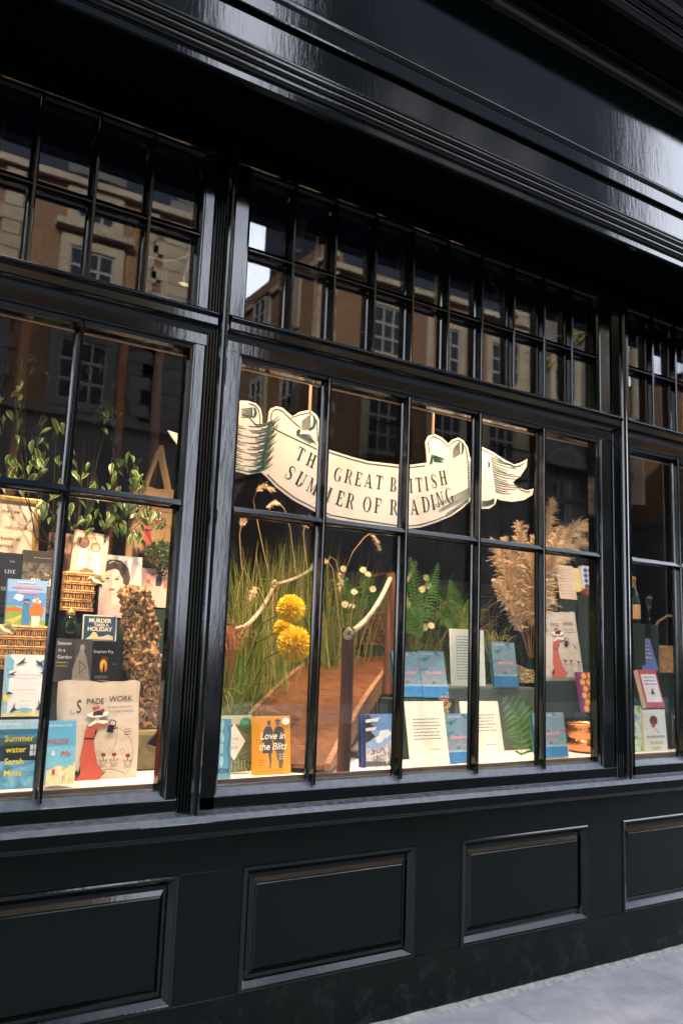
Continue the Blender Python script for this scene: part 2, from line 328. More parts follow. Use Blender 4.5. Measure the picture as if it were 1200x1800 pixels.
rs = random.Random(5)
for i in range(10):                               # paving slabs, with open joints
    x0 = -.9 + i*.9
    for j, (y0, y1) in enumerate(((-.752, -.052), (-1.45, -.755), (-2.15, -1.453), (-2.6, -2.153))):
        xo = .45*(j % 2)
        m = MB(); dz = rs.uniform(-.0006, .0006); m.box((x0+xo+.0015, y0, GZ-.03), (x0+xo+.8985, y1, GZ+dz), PAVE)
        m.build('paving_slab', pav, bevel=.004)
FIL = mat('cement_fillet', (.27, .25, .235), .9, noise=.35, nscale=30, bump=.8, bscale=60)
from mathutils import noise as mn
rows = []
for i in range(420):                              # rough cement fillet along the foot of the shopfront
    x = -1.4+i*.02; d = .030+.012*mn.noise(Vector((x*2.1, 0, 0)))+.008*mn.noise(Vector((x*11, 3, 0)))
    rows.append([(x, -.0445, GZ+.016+.004*mn.noise(Vector((x*9, 1, 0)))), (x, -.047-d*.5, GZ+.009+.004*mn.noise(Vector((x*14, 5, 0)))), (x, -.049-d, GZ-.002)])
m = MB(); m.grid(rows, FIL); m.build('cement_fillet', pav)
for i in range(14):
    m = MB(); m.box((-4+i*1.2+.003, -2.745, -.117), (-4+(i+1)*1.2-.003, -2.605, GZ+.002), KERB); m.build('kerb_stone', pav, bevel=.008)

# ------------------------------------------------------------------ SHOPFRONT
shop = thing('shopfront', 'dark green gloss painted timber shopfront with small paned display windows', 'shopfront', (0, 0, GZ))
PX = [1.243-2.403, 1.243, 3.646, 6.049]
LOFF = .100
ROFF = [.113, .113, .155, .155]
def fluted(xc, ro):
    """plan of a post: flat, reeds, big bead, flat"""
    a = xc-ro
    pr = [(a-.001, .075), (a+.001, .012), (a+.004, .004), (a+.008, .004), (a+.011, 0)]
    e = xc-.066
    pr += [(e, 0), (e+.002, .009), (e+.006, .009)]
    for k in range(4):                            # reeds
        r0 = e+.006+k*.0105
        for q in range(5):
            t = math.pi*q/4; pr.append((r0+.00525-.0050*math.cos(t), -.004-.006*k/3*2-.007*math.sin(t)))
        pr.append((r0+.0105, -.001-.003*k))
    for q in range(9):
        t = math.pi*q/8; pr.append((xc-.019*math.cos(t), -.026-.026*math.sin(t)))
    pr += [(xc+.021, -.008), (xc+.024, -.002), (xc+LOFF-.011, -.002), (xc+LOFF-.008, .004), (xc+LOFF-.002, .006), (xc+LOFF, .075)]
    return pr
for xc, ro in zip(PX, ROFF):
    m = MB(); m.prism(fluted(xc, ro), 'z', .872, 3.64, PAINT); m.build('pillar', shop)

BARP = [(-.017, .0585), (-.017, .047), (-.0115, .041), (-.0085, .034), (-.0065, .012), (-.0065, .003), (-.0045, 0), (.0045, 0), (.0065, .003), (.0065, .012), (.0085, .034), (.0115, .041), (.017, .047), (.017, .0585)]
HBAR = [(.0585, -.017), (.047, -.017), (.041, -.0115), (.034, -.0085), (.003, -.0075), (0, -.005), (0, -.003), (.0100, .0155), (.014, .0175), (.047, .0185), (.0585, .0185)]
ZSILL, ZMID, ZTOP, ZT0, ZTM, ZT1 = .972, 2.046, 2.676, 2.842, 3.155, 3.50
def window(name, x0, x1, bars, z0, z1, zb, parent):
    """a glazed sash: slim frame, glazing bars, one pane per opening"""
    f = MB(); g = .012
    f.prism([(x0-.006, .006), (x0+.006, .014), (x0+g, .03), (x0+g, .075), (x0-.006, .075)], 'z', z0-.01, z1+.01, PAINT)
    f.prism([(x1+.006, .006), (x1+.006, .075), (x1-g, .075), (x1-g, .03), (x1-.006, .014)], 'z', z0-.01, z1+.01, PAINT)
    f.prism([(.006, z1+.008), (.075, z1+.008), (.075, z1-g), (.03, z1-g), (.014, z1-.004)], 'x', x0+.001, x1-.001, PAINT)
    if z0 > 2: f.prism([(.012, z0-.012), (.012, z0-.004), (.04, z0+.004), (.075, z0+.006), (.075, z0-.012)], 'x', x0+.001, x1-.001, PAINT)
    wo = dust_sheen(f.build(name, parent))
    for x in bars:
        b = MB(); b.prism([(x+px, py) for px, py in BARP], 'z', z0-.004, z1+.002, PAINT); b.build('glazing_bar', wo)
    b = MB(); b.prism([(py+.0012, zb+pz) for py, pz in HBAR], 'x', x0+.004, x1-.004, PAINT); b.build('glazing_bar', wo)
    xs = [x0]+list(bars)+[x1]
    for i in range(len(xs)-1):
        for za, zc in ((z0, zb), (zb, z1)):
            p = MB(); cx, cz = (xs[i]+xs[i+1])/2, (za+zc)/2; hw, hh = (xs[i+1]-xs[i])/2-.003, (zc-za)/2-.003
            p.box((-hw, -.002, -hh), (hw, .002, hh), GLASS)
            o = p.build('pane', wo); o.location = (cx, .0535, cz); o.rotation_euler = (rnd.gauss(0, .0016), 0, rnd.gauss(0, .0016))
    return wo
SILLP = [(.076, .981), (.0245, .979), (.002, .953), (-.002, .950), (-.002, .9045), (-.008, .9032), (-.058, .8975), (-.0765, .8795), (-.0775, .876), (-.0775, .842), (-.074, .834), (-.052, .828), (-.046, .818), (.076, .818)]
RAILP = [(.02, 2.849), (-.012, 2.843), (-.034, 2.834), (-.044, 2.828), (-.048, 2.820), (-.045, 2.812), (-.038, 2.808), (-.036, 2.803), (-.036, 2.776), (-.033, 2.770), (-.026, 2.766), (-.020, 2.756), (-.010, 2.744), (-.003, 2.738), (-.003, 2.694), (.002, 2.688), (.02, 2.684)]
RAILP += [(.075, 2.684), (.075, 2.849)]
for k in range(3):
    x0, x1 = PX[k]+LOFF, PX[k+1]-ROFF[k+1]
    first = x0+.426 if k else x1-.430-3*.4345
    bars = [first+.4345*i for i in range(4)]
    tb = []
    xs = [x0]+bars+[x1]
    for i in range(5):
        tb.append((xs[i]+xs[i+1])/2)
        if i < 4: tb.append(bars[i])
    window('display_window', x0, x1, bars, ZSILL, ZTOP, ZMID, shop)
    window('transom_window', x0, x1, tb, ZT0+.004, ZT1, ZTM, shop)
    m = MB(); m.prism(RAILP, 'x', PX[k]+.0245, PX[k+1]-.030, PAINT); dust_sheen(m.build('transom_rail', shop, bevel=.0015), .7)
    m = MB(); m.prism([(.018, ZT1+.012), (-.006, ZT1+.02), (-.006, 3.64), (.076, 3.64), (.076, ZT1+.006)], 'x', PX[k]+.023, PX[k+1]-.064, PAINT); m.build('head_board', shop)
m = MB(); m.prism(SILLP, 'x', PX[0]-.3, PX[3]+.3, PAINT); dust_sheen(m.build('sill', shop, bevel=.0015))

# stall riser: rails and stiles round sunk, raised-and-fielded panels
YF = -.045
ris = MB(); ris.box((PX[0]-.3, -.0125, 0), (PX[3]+.3, .076, .818), RISERP); riser = ris.build('stall_riser', shop)
PZ0, PZ1 = .257, .698
pans = [(.36-1.06*2+1.06*i, .36-1.06*2+1.06*i+.803) for i in range(8)]
pans = [(a+.031, b+.031) for a, b in pans]
m = MB(); m.box((PX[0]-.3, YF, PZ1), (PX[3]+.3, -.0127, .8178), RISERP); m.build('rail_board', riser, bevel=.002)
m = MB(); m.box((PX[0]-.3, YF, GZ+.001), (PX[3]+.3, -.0127, PZ0), RISERP); m.build('skirting_board', riser, bevel=.002)
for i in range(-1, len(pans)):
    a = PX[0]-.3 if i < 0 else pans[i][1]; b = pans[i+1][0] if i+1 < len(pans) else PX[3]+.3
    a = max(a, PX[0]-.3); b = min(b, PX[3]+.3)
    if b > a:
        m = MB(); m.box((a, YF+.0007, PZ0+.0003), (b, -.0127, PZ1-.0003), RISERP); m.build('stile_board', riser, bevel=.0015)
def rings(m, x0, x1, z0, z1, prof, mt, mt2=None, k2=99):
    prev = None
    for kk, (ix, iz, y) in enumerate(prof):
        if kk >= k2: mt = mt2
        r = [(x0+ix, y, z0+iz), (x1-ix, y, z0+iz), (x1-ix, y, z1-iz), (x0+ix, y, z1-iz)]
        if prev:
            for j in range(4): m.face([prev[j], prev[(j+1) % 4], r[(j+1) % 4], r[j]], mt)
        prev = r
    m.face(prev, mt)
for a, b in pans:
    if a < PX[0]-.3 or b > PX[3]+.3: continue
    m = MB()
    rings(m, a, b, PZ0, PZ1, [(-.001, -.001, -.016), (-.001, -.001, -.0475), (.001, .001, -.0505), (.006, .006, -.0535), (.011, .011, -.0525), (.0135, .0135, -.0515), (.032, .032, -.0325), (.035, .035, -.0225), (.046, .050, -.0230), (.0575, .0660, -.0305), (.0630, .0720, -.0365), (.0645, .0735, -.0368)], PAINT, RISERP, 11)
    m.build('panel', riser)

# fascia and cornice over the windows
def bead(y, z, h, p, n=12):                       # outline of a round bead standing p proud of y, h tall
    return [(y-p*math.sin(math.pi*k/n), z+h/2*(1-math.cos(math.pi*k/n))) for k in range(n+1)]
FP = [(.07, 3.645), (-.015, 3.645), (-.02, 3.625), (-.355, 3.625), (-.362, 3.592), (-.400, 3.580), (-.408, 3.575), (-.412, 3.582), (-.411, 3.612)]
FP += bead(-.414, 3.616, .034, .018)+bead(-.418, 3.652, .030, .016)+bead(-.420, 3.684, .026, .014)+[(-.412, 3.713), (-.410, 3.722)]+bead(-.404, 3.724, .018, .008)
FP += [(-.398, 3.745), (-.397, 3.862), (-.394, 3.866), (-.384, 3.868), (-.382, 3.886), (-.390, 3.889), (-.402, 3.893), (-.404, 3.900), (-.4025, 3.962)]+bead(-.400, 3.966, .036, .014)
FP += [(-.384, 4.006), (-.378, 4.012), (-.372, 4.018), (-.372, 4.532), (-.384, 4.536), (-.398, 4.545), (-.404, 4.560), (-.404, 4.585), (-.394, 4.600), (-.398, 4.622), (.07, 4.622)]
m = MB(); m.prism(FP, 'x', -6, 12, PAINT); m.build('fascia', shop)
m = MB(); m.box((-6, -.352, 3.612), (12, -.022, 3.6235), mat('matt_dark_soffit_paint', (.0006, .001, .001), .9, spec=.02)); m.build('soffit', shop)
CP = [(.07, 4.623), (-.60, 4.6235), (-.625, 4.626)]+bead(-.63, 4.628, .034, .016)+bead(-.64, 4.666, .030, .016)+[(-.655, 4.70), (-.66, 4.705)]+bead(-.66, 4.708, .026, .014)+[(-.69, 4.745), (-.70, 4.75), (-.715, 4.775), (-.745, 4.80), (-.76, 4.83), (-.752, 4.88), (.07, 4.95)]
m = MB(); m.prism(CP, 'x', -6, 12, PAINT); m.build('cornice', shop)
# the brick storeys above the shop, whose bulk keeps this side of the street in shade
up = thing('shop_upper_storeys', 'brick storeys rising above the dark green shopfront', 'building', (3, 2, 4.95))
m = MB(); m.box((-14, -.06, 4.951), (34, 9, 18.1), BRICK); m.build('wall', up)
for i in range(9):
    for j in range(3):
        x, z = -9+i*4.2, 6.2+j*3.6
        m = MB(); m.box((x-.75, -.09, z-.1), (x+.75, -.061, z+2.3), SASH); fo = m.build('window', up)
        m = MB(); m.box((x-.6, -.10, z), (x+.6, -.091, z+2.15), DARKPANE); m.build('pane', fo)
m = MB(); m.box((-14, -.4, 18.101), (34, 9, 18.6), STONE); m.build('parapet', up)

# ------------------------------------------------------------------ inside the window
ZF = .962
m = MB(); m.box((-1.5, .0935, .90), (6.4, 2.35, ZF), WHITE); m.build('display_floor', kind='structure')
m = MB(); m.box((-1.5, 2.36, .3), (6.4, 2.45, 3.6), DARKWALL); m.build('display_back_wall', kind='structure')
m = MB(); m.box((-1.5, .08, 3.52), (6.4, 2.35, 3.60), NAVY); m.build('display_ceiling', kind='structure')
m = MB(); m.box((-1.62, .08, .3), (-1.52, 2.45, 3.6), DARKWALL); m.build('display_side_wall', kind='structure')
m = MB(); m.box((6.42, .08, .3), (6.52, 2.45, 3.6), DARKWALL); m.build('display_side_wall', kind='structure')
for k in range(3):
    x0, x1 = PX[k]+LOFF-.03, PX[k+1]-ROFF[k+1]+.03
    m = MB(); m.box((x0, .0772, .950), (x1, .092, .9965), STRIPWOOD); b1 = m.build('floor_edge_strip', shop)
    m = MB(); m.box((x0, .079, ZTOP-.016), (x1, .088, ZTOP-.010), CREAM); m.box((x0, .12, ZTOP+.000), (x1, .135, ZTOP+.008), CREAM); m.build('head_batten', shop)
# dark oak panelling of the back wall, a lintel beam across it
bw = bpy.data.objects['display_back_wall']
for i in range(11):
    m = MB(); m.box((-1.3+i*.7, 2.335, 1.0), (-1.3+i*.7+.62, 2.358, 3.3), wood_mat('dark_oak_panel', (.004, .0025, .0015), (.012, .006, .0035), (9, 9, 1), 5, .9) if i == 0 else bpy.data.materials['dark_oak_panel'])
    m.build('wall_panel', bw, bevel=.006)
m = MB(); a = at(560, 915, 2.2); b = at(1060, 1005, 2.2); m.box((a.x-.4, 2.2, 1.96), (b.x+1, 2.33, 2.06), wood_mat('brown_beam_wood', (.03, .012, .006), (.07, .03, .012), (1, 9, 9), 5)); m.build('wall_beam', bw)

# ------------------------------------------------------------------ OPPOSITE SIDE OF THE STREET (seen mirrored in the panes)
def opp(name, label, x0, x1, y0, zt, wallm, zupper, ybk, asb=.02):
    t = thing(name, label, 'building', ((x0+x1)/2, y0-2, 0))
    m = MB(); m.box((x0, ybk, 5.9), (x1, y0, zupper), wallm); m.build('wall', t)
    if zt > zupper:
        m = MB(); m.box((x0+asb, ybk, zupper+.001), (x1-.02, y0-.06, zt), UPPERBLUE); m.build('attic_wall', t)
    m = MB()
    m.box((x0, ybk, -.1), (x1, y0+.05, 5.899), GREYSTONE); m.build('ground_storey', t)
    for z, d in ((5.9, .18), (zupper, .16), (zt, .3)):
        m = MB(); m.box((x0-.08+(asb if z == zt else 0), ybk, z+.002), (x1+.08, y0+d, z+.16), STONE if z > 6 else GREYSTONE); m.build('string_course', t)
    return t
def owin(t, x, z0, z1, y0, w=1.0, sur=STONE, hood=False, rows=3, axis='x'):
    def P(a, b, c): return (a, b, c) if axis == 'x' else None
    m = MB(); h = w/2
    m.box((x-h-.2, y0+.002, z0-.15), (x-h, y0+.07, z1+.2), sur); m.box((x+h, y0+.002, z0-.15), (x+h+.2, y0+.07, z1+.2), sur)
    m.box((x-h, y0+.002, z1), (x+h, y0+.07, z1+.2), sur); m.box((x-h, y0+.002, z0-.15), (x+h, y0+.12, z0-.001), sur)
    if hood: m.box((x-h-.35, y0+.002, z1+.32), (x+h+.35, y0+.22, z1+.45), sur)
    wo = m.build('window', t)
    m = MB(); m.box((x-h, y0-.02, z0), (x+h, y0+.012, z1), DARKPANE); m.build('pane', wo)
    m = MB()
    for i in range(4): m.box((x-h+i*(w-.05)/3, y0+.0125, z0), (x-h+i*(w-.05)/3+.05, y0+.035, z1), SASH)
    for i in range(rows+1): m.box((x-h+.05, y0+.0125, z0+i*(z1-z0-.06)/rows), (x+h-.05, y0+.032, z0+i*(z1-z0-.06)/rows+.06), SASH)
    m.build('sash', wo)
def quoins(t, x, z0, z1, y0, w, mt, side=0):
    z = z0; i = 0
    while z < z1-.1:
        ww = w if i % 2 == 0 else w*.72
        xa = x-ww/2 if side == 0 else (x if side > 0 else x-ww)
        m = MB(); m.box((xa, y0+.001, z+.012), (xa+ww, y0+.06, min(z+.30, z1)-.012), mt); m.build('quoin', t); z += .30; i += 1
YO = -14.0
A = opp('brick_corner_building', 'orange brick building with stone quoins mirrored in the left window', -16, 6.3, YO, 22.5, BRICK, 10.95, -26)
for i in range(7):
    x = 4.05-2.9*i
    owin(A, x, 6.25, 7.6, YO, .95, GREYSTONE if i % 2 == 0 else STONE); owin(A, x, 8.3, 9.55, YO, .95, STONE, True)
    owin(A, x, 10.15, 10.75, YO, .8, STONE, rows=1); owin(A, x, 11.4, 12.5, YO-.06, .85, GREYSTONE); owin(A, x, 13.6, 15.2, YO-.06, .85, GREYSTONE)
    quoins(A, x+1.22, 8.0, 10.9, YO, .5, STONE); quoins(A, x+1.22, 5.9, 8.0, YO, .55, GREYSTONE)
quoins(A, 6.3, 8.1, 10.9, YO, .9, STONE, -1)
quoins(A, 6.3, 5.9, 8.1, YO, 1.0, GREYSTONE, -1); quoins(A, 6.3, 11.1, 13.5, YO-.06, .6, GREYSTONE, -1)
B = opp('brick_town_house', 'long brick town house with white sash windows mirrored in the middle window', 9.7, 17.0, YO, 23.0, BRICK, 10.95, -18.6, .80)
m = MB(); m.box((9.72, -18.6, 11.12), (10.48, YO-.06, 11.5), BRICK); m.build('parapet_wall', B)
for i in range(3):
    x = 11.8+2.08*i
    owin(B, x, 6.3, 7.85, YO, 1.0, STONE); owin(B, x, 9.0, 10.3, YO, 1.0, STONE); owin(B, x, 12.6, 13.8, YO-.06, .9, GREYSTONE); owin(B, x, 15, 16.6, YO-.06, .9, GREYSTONE)
    m = MB()
    for j in range(12): m.box((x-.62+j*.11, YO+.40, 6.3), (x-.62+j*.11+.02, YO+.42, 7.0), BLACK)
    m.box((x-.68, YO+.38, 7.0), (x+.68, YO+.44, 7.04), BLACK); m.box((x-.7, YO+.13, 6.18), (x+.7, YO+.5, 6.28), GREYSTONE); m.build('balcony', B)
quoins(B, 9.7, 5.9, 11.9, YO, .6, STONE, 1); quoins(B, 17.0, 5.9, 11.9, YO, .6, STONE, -1)
for yy in (-15.3, -17.2):                        # side wall windows, along the side street
    for z0 in (7.2, 9.6):
        m = MB(); m.box((9.62, yy-.5, z0-.1), (9.699, yy+.5, z0+1.5), STONE); wo = m.build('window', B)
        m = MB(); m.box((9.60, yy-.36, z0), (9.619, yy+.36, z0+1.38), DARKPANE); m.build('pane', wo)
        m = MB()
        for j in range(3): m.box((9.57, yy-.36+j*.335, z0), (9.5995, yy-.31+j*.335, z0+1.38), SASH)
        for j in range(4): m.box((9.575, yy-.31, z0+j*.44), (9.5992, yy+.31, z0+j*.44+.05), SASH)
        m.build('sash', wo)
m = MB(); m.box((12.3, -18, 23.17), (13.2, -17, 25), BRICK); m.build('chimney', B)
Cb = opp('stone_bank_building', 'pale stone classical building with pedimented windows mirrored at the right', 17.05, 21.4, YO, 21, GREYSTONE, 14.2, -24)
for i in range(2):
    x = 18.35+2.0*i
    owin(Cb, x, 4.6, 6.5, YO+.05, 1.0, GREYSTONE); owin(Cb, x, 9.0, 10.6, YO, 1.0, STONE)
    m = MB(); m.prism([(x-1.0, 6.85), (x+1.0, 6.85), (x+1.0, 7.0), (x, 7.55), (x-1.0, 7.0)], 'y', YO+.05, YO+.45, GREYSTONE); m.build('pediment', Cb)
    m = MB(); m.lathe([(.26, 6.1), (.24, 8), (.21, 11.6), (.32, 11.7), (.32, 11.9)], (x+1.15, YO+.35, 0), STONE); m.build('column', Cb)
m = MB()
for st in ([(1001, 602), (1008, 592), (1018, 577), (1011, 574), (1005, 588), (1012, 601), (1022, 592), (1033, 578)], [(998, 589), (1012, 586), (1032, 581)], [(934, 623), (944, 615), (955, 619), (949, 631), (938, 640), (950, 646), (961, 633)], [(966, 651), (974, 641), (983, 647), (977, 656), (990, 650)]):
    m.tube([(q.x, YO+.14, q.z) for q in (at(x_, y_, 14.1) for x_, y_ in st)], .035, GILT, 6)
m.build('gilt_sign_script', Cb)
D = opp('plain_end_house', 'plain brick house at the far right end of the street', 24.2, 40, YO, 11, BRICK, 11, -22)
# ================================================================== PRINT: text and flat pictures as thin inked shapes
_tc = {}
def text_polys(s, shear=0, bold=0):
    k = (s, shear, bold)
    if k in _tc: return _tc[k]
    cu = bpy.data.curves.new('t', 'FONT'); cu.body = s; cu.size = 1; cu.align_x = 'CENTER'; cu.shear = shear; cu.offset = bold; cu.resolution_u = 3
    ob = bpy.data.objects.new('t', cu); C.objects.link(ob)
    dg = bpy.context.evaluated_depsgraph_get(); me = ob.evaluated_get(dg).to_mesh()
    P = [[(me.vertices[i].co.x/.70, me.vertices[i].co.y/.70) for i in p.vertices] for p in me.polygons]
    ob.evaluated_get(dg).to_mesh_clear(); bpy.data.objects.remove(ob); bpy.data.curves.remove(cu)
    _tc[k] = P; return P
def ring(cx, cy, rx, ry, ix, iy, a0, a1, n=14, icx=None):
    icx = cx if icx is None else icx
    out = []
    for i in range(n):
        t0, t1 = R(a0+(a1-a0)*i/n), R(a0+(a1-a0)*(i+1)/n)
        out.append([(cx+rx*math.cos(t0), cy+ry*math.sin(t0)), (cx+rx*math.cos(t1), cy+ry*math.sin(t1)), (icx+ix*math.cos(t1), cy+iy*math.sin(t1)), (icx+ix*math.cos(t0), cy+iy*math.sin(t0))])
    return out
def rc(x0, y0, x1, y1): return [(x0, y0), (x1, y0), (x1, y1), (x0, y1)]
def stem(x, w=.19, top=True, bot=True, s=.075):
    o = [rc(x, 0, x+w, 1)]
    if bot: o.append(rc(x-s, 0, x+w+s, .055))
    if top: o.append(rc(x-s, .945, x+w+s, 1))
    return o
def serif(ch):
    """letters with thick stems and hairline serifs; returns (polygons, width)"""
    th = .075
    if ch == 'I': return stem(.08), .33
    if ch == 'T': return stem(.27, top=False)+[rc(0, .935, .71, 1), [(0, 1), (0, .72), (.03, .72), (.09, .935)], [(.71, 1), (.62, .935), (.68, .72), (.71, .72)]], .71
    if ch == 'H': return stem(.08)+stem(.53)+[rc(.25, .48, .53, .48+th)], .78
    if ch in 'EF':
        o = stem(.08)+[rc(.25, .935, .62, 1), [(.62, 1), (.52, .935), (.59, .70), (.62, .70)], rc(.25, .48, .45, .48+th), rc(.43, .38, .46, .63)]
        if ch == 'E': o += [rc(.25, 0, .65, .07), [(.65, 0), (.65, .30), (.62, .30), (.54, .07)]]
        return o, .68
    if ch == 'O': return ring(.42, .5, .40, .515, .22, .48, 0, 360, 26), .84
    if ch == 'G': return ring(.42, .5, .40, .515, .24, .48, 50, 318, 20, .46)+stem(.58, .17, False, False)[:0]+[rc(.58, .06, .75, .42), rc(.50, .40, .83, .435), rc(.66, .70, .69, .95)], .84
    if ch == 'D': return stem(.08)+ring(.36, .5, .42, .5, .25, .462, -90, 90, 14)+[rc(.2, 0, .37, .038), rc(.2, .962, .37, 1)], .80
    if ch == 'B': return stem(.08)+ring(.34, .745, .27, .255, .11, .22, -90, 90, 10)+ring(.35, .265, .33, .265, .15, .23, -90, 90, 10)+[rc(.2, 0, .36, .036), rc(.2, .964, .35, 1), rc(.2, .49, .36, .526)], .70
    if ch == 'R': return stem(.08)+ring(.36, .735, .29, .265, .13, .23, -90, 90, 10)+[rc(.2, .964, .37, 1), rc(.2, .47, .37, .506), [(.36, .48), (.50, .48), (.74, .06), (.80, .0), (.62, .0)]], .80
    if ch == 'P': return stem(.08)+ring(.36, .735, .29, .265, .13, .23, -90, 90, 10)+[rc(.2, .964, .37, 1), rc(.2, .47, .37, .506)], .66
    if ch == 'A': return [[(.36, 1), (.44, 1), (.15, 0), (.08, 0)], [(.34, 1), (.46, 1), (.78, 0), (.58, 0)], rc(.19, .28, .62, .35), rc(0, 0, .22, .06), rc(.50, 0, .86, .06)], .86
    if ch == 'U': return stem(.08, bot=False)+[rc(.60, .3, .67, 1), rc(.54, .94, .74, 1)]+ring(.37, .32, .295, .335, .13, .28, 180, 360, 12), .76
    if ch == 'N': return [rc(.10, 0, .17, 1), rc(.60, 0, .67, 1), [(.06, 1), (.24, 1), (.665, 0), (.60, 0)], rc(0, .94, .2, 1), rc(.02, 0, .23, .06), rc(.54, .94, .75, 1)], .76
    if ch == 'M': return [rc(.10, 0, .17, 1), [(.06, 1), (.24, 1), (.50, .1), (.44, 0)], [(.42, 0), (.47, 0), (.76, 1), (.71, 1)]]+stem(.68)+[rc(0, .94, .2, 1), rc(.02, 0, .23, .06)], .94
    if ch == 'L': return stem(.08)+[rc(.25, 0, .62, .07), [(.62, 0), (.62, .30), (.59, .30), (.52, .07)]], .64
    if ch == 'Q': return serif('O')[0]+[[(.40, .08), (.52, .08), (.80, -.22), (.66, -.22)]], .84
    if ch == 'S':
        c = [(.56, .80), (.50, .93), (.36, .985), (.20, .93), (.13, .78), (.20, .62), (.36, .51), (.50, .40), (.56, .24), (.48, .08), (.32, .015), (.16, .06), (.09, .22)]
        wd = [.03, .04, .05, .10, .15, .18, .19, .18, .15, .10, .05, .04, .03]; o = []; L = []
        for i, (x, y) in enumerate(c):
            a, b = c[max(i-1, 0)], c[min(i+1, len(c)-1)]; tx, ty = b[0]-a[0], b[1]-a[1]; n = math.hypot(tx, ty)
            L.append(((x-ty/n*wd[i]/2, y+tx/n*wd[i]/2), (x+ty/n*wd[i]/2, y-tx/n*wd[i]/2)))
        for i in range(len(L)-1): o.append([L[i][0], L[i+1][0], L[i+1][1], L[i][1]])
        return o+[rc(.57, .70, .60, .98), rc(.05, .02, .08, .32)], .66
    return [], .4
def serif_line(s, gap=.10):
    x = 0; out = []
    for ch in s:
        if ch == ' ': x += .45; continue
        p, wd = serif(ch); out += [[(u+x, v) for u, v in q] for q in p]; x += wd+gap
    x -= gap
    return [[(u-x/2, v) for u, v in q] for q in out], x
def art(parent, W, H, shapes, name='cover_picture', y0=-.0006, local=True, step=.00022, skew=None):
    """flat print on a local x-z rectangle W x H whose bottom centre is the origin; u,v in 0..1"""
    pic = MB(); let = MB(); i = 0
    def Pt(u, v, y): return ((u-.5)*W, y, v*H) if skew is None else skew(u, v, y)
    for s in shapes:
        y = y0-step*i; i += 1; c = ink(s[1])
        if s[0] == 'p': pic.face([Pt(u, v, y) for u, v in s[2]], c)
        elif s[0] == 'e':
            _, _, cu, cv, ru, rv = s[:6]; a0, a1 = (s[6], s[7]) if len(s) > 7 else (0, 360)
            pic.face([Pt(cu+ru*math.cos(R(a0+(a1-a0)*k/18)), cv+rv*math.sin(R(a0+(a1-a0)*k/18)), y) for k in range(18 if a1-a0 == 360 else 19)], c)
        elif s[0] == 'l':
            wd = s[2]; pts = s[3]
            for k in range(len(pts)-1):
                (a, b), (d, e) = pts[k], pts[k+1]; dx, dz = (d-a)*W, (e-b)*H; n = math.hypot(dx, dz) or 1
                ou, ov = -dz/n*wd/2/W, dx/n*wd/2/H
                pic.face([Pt(a-ou, b-ov, y), Pt(d-ou, e-ov, y), Pt(d+ou, e+ov, y), Pt(a+ou, b+ov, y)], c)
        elif s[0] == 't':                         # text, cu, cv, cap height m, max width fraction
            _, _, tx, cu, cv, hh = s[:6]; o = s[6] if len(s) > 6 else {}
            if o.get('serif'): P, wd = serif_line(tx)
            else: P = text_polys(tx, o.get('shear', 0), o.get('bold', 0))
            sx = hh*o.get('sx', 1); rot = R(o.get('rot', 0)); cr, sr = math.cos(rot), math.sin(rot)
            for q in P: let.face([Pt(cu+(px*sx*cr-pz*hh*sr)/W, cv+(px*sx*sr+pz*hh*cr)/H, y) for px, pz in q], c)
        elif s[0] == 'n':                         # fine lines of print: n rows
            _, _, n, u0, u1, v0, v1, hh = s
            for k in range(n):
                v = v0+(v1-v0)*k/max(1, n-1); u = u0; e = u1-rnd.uniform(0, .12)*(u1-u0)
                while u < e:
                    d = rnd.uniform(.03, .10); let.face([Pt(u, v, y), Pt(min(u+d, e), v, y), Pt(min(u+d, e), v+hh/H, y), Pt(u, v+hh/H, y)], c); u += d+.02
    if pic.f: pic.build(name, parent, local)
    if let.f: let.build('lettering', parent, local)
BLK = MB()
def block(x, y0, y1, z, w, what):
    """a cloth covered display block that carries something standing above the floor"""
    m = MB(); m.box((x-w/2, y0, ZF+.0005), (x+w/2, y1, z-.001), GREENCLOTH)
    o = m.build('display_block', bevel=.004); tag(o, 'dark green cloth covered display block under the '+what, 'display block', 'blocks raising the display'); return o
def frame_px(BL, BRx, TLy, Y=None, z=None, yaw=0, lean=8, roll=0):
    P0 = at(*BL, Y) if z is None else atz(*BL, z)
    M = Euler((0, 0, R(yaw))).to_matrix() @ Euler((-R(lean), 0, 0)).to_matrix() @ Euler((0, R(roll), 0)).to_matrix()
    ex, ez = M @ Vector((1, 0, 0)), M @ Vector((0, 0, 1))
    lo, hi = 0, 2
    for _ in range(40):
        mid = (lo+hi)/2
        if pj(P0+ex*mid)[0] < BRx: lo = mid
        else: hi = mid
    wd = lo; lo, hi = 0, 2
    for _ in range(40):
        mid = (lo+hi)/2
        if pj(P0+ez*mid)[1] > TLy: lo = mid
        else: hi = mid
    return P0+ex*wd/2, M, wd, lo
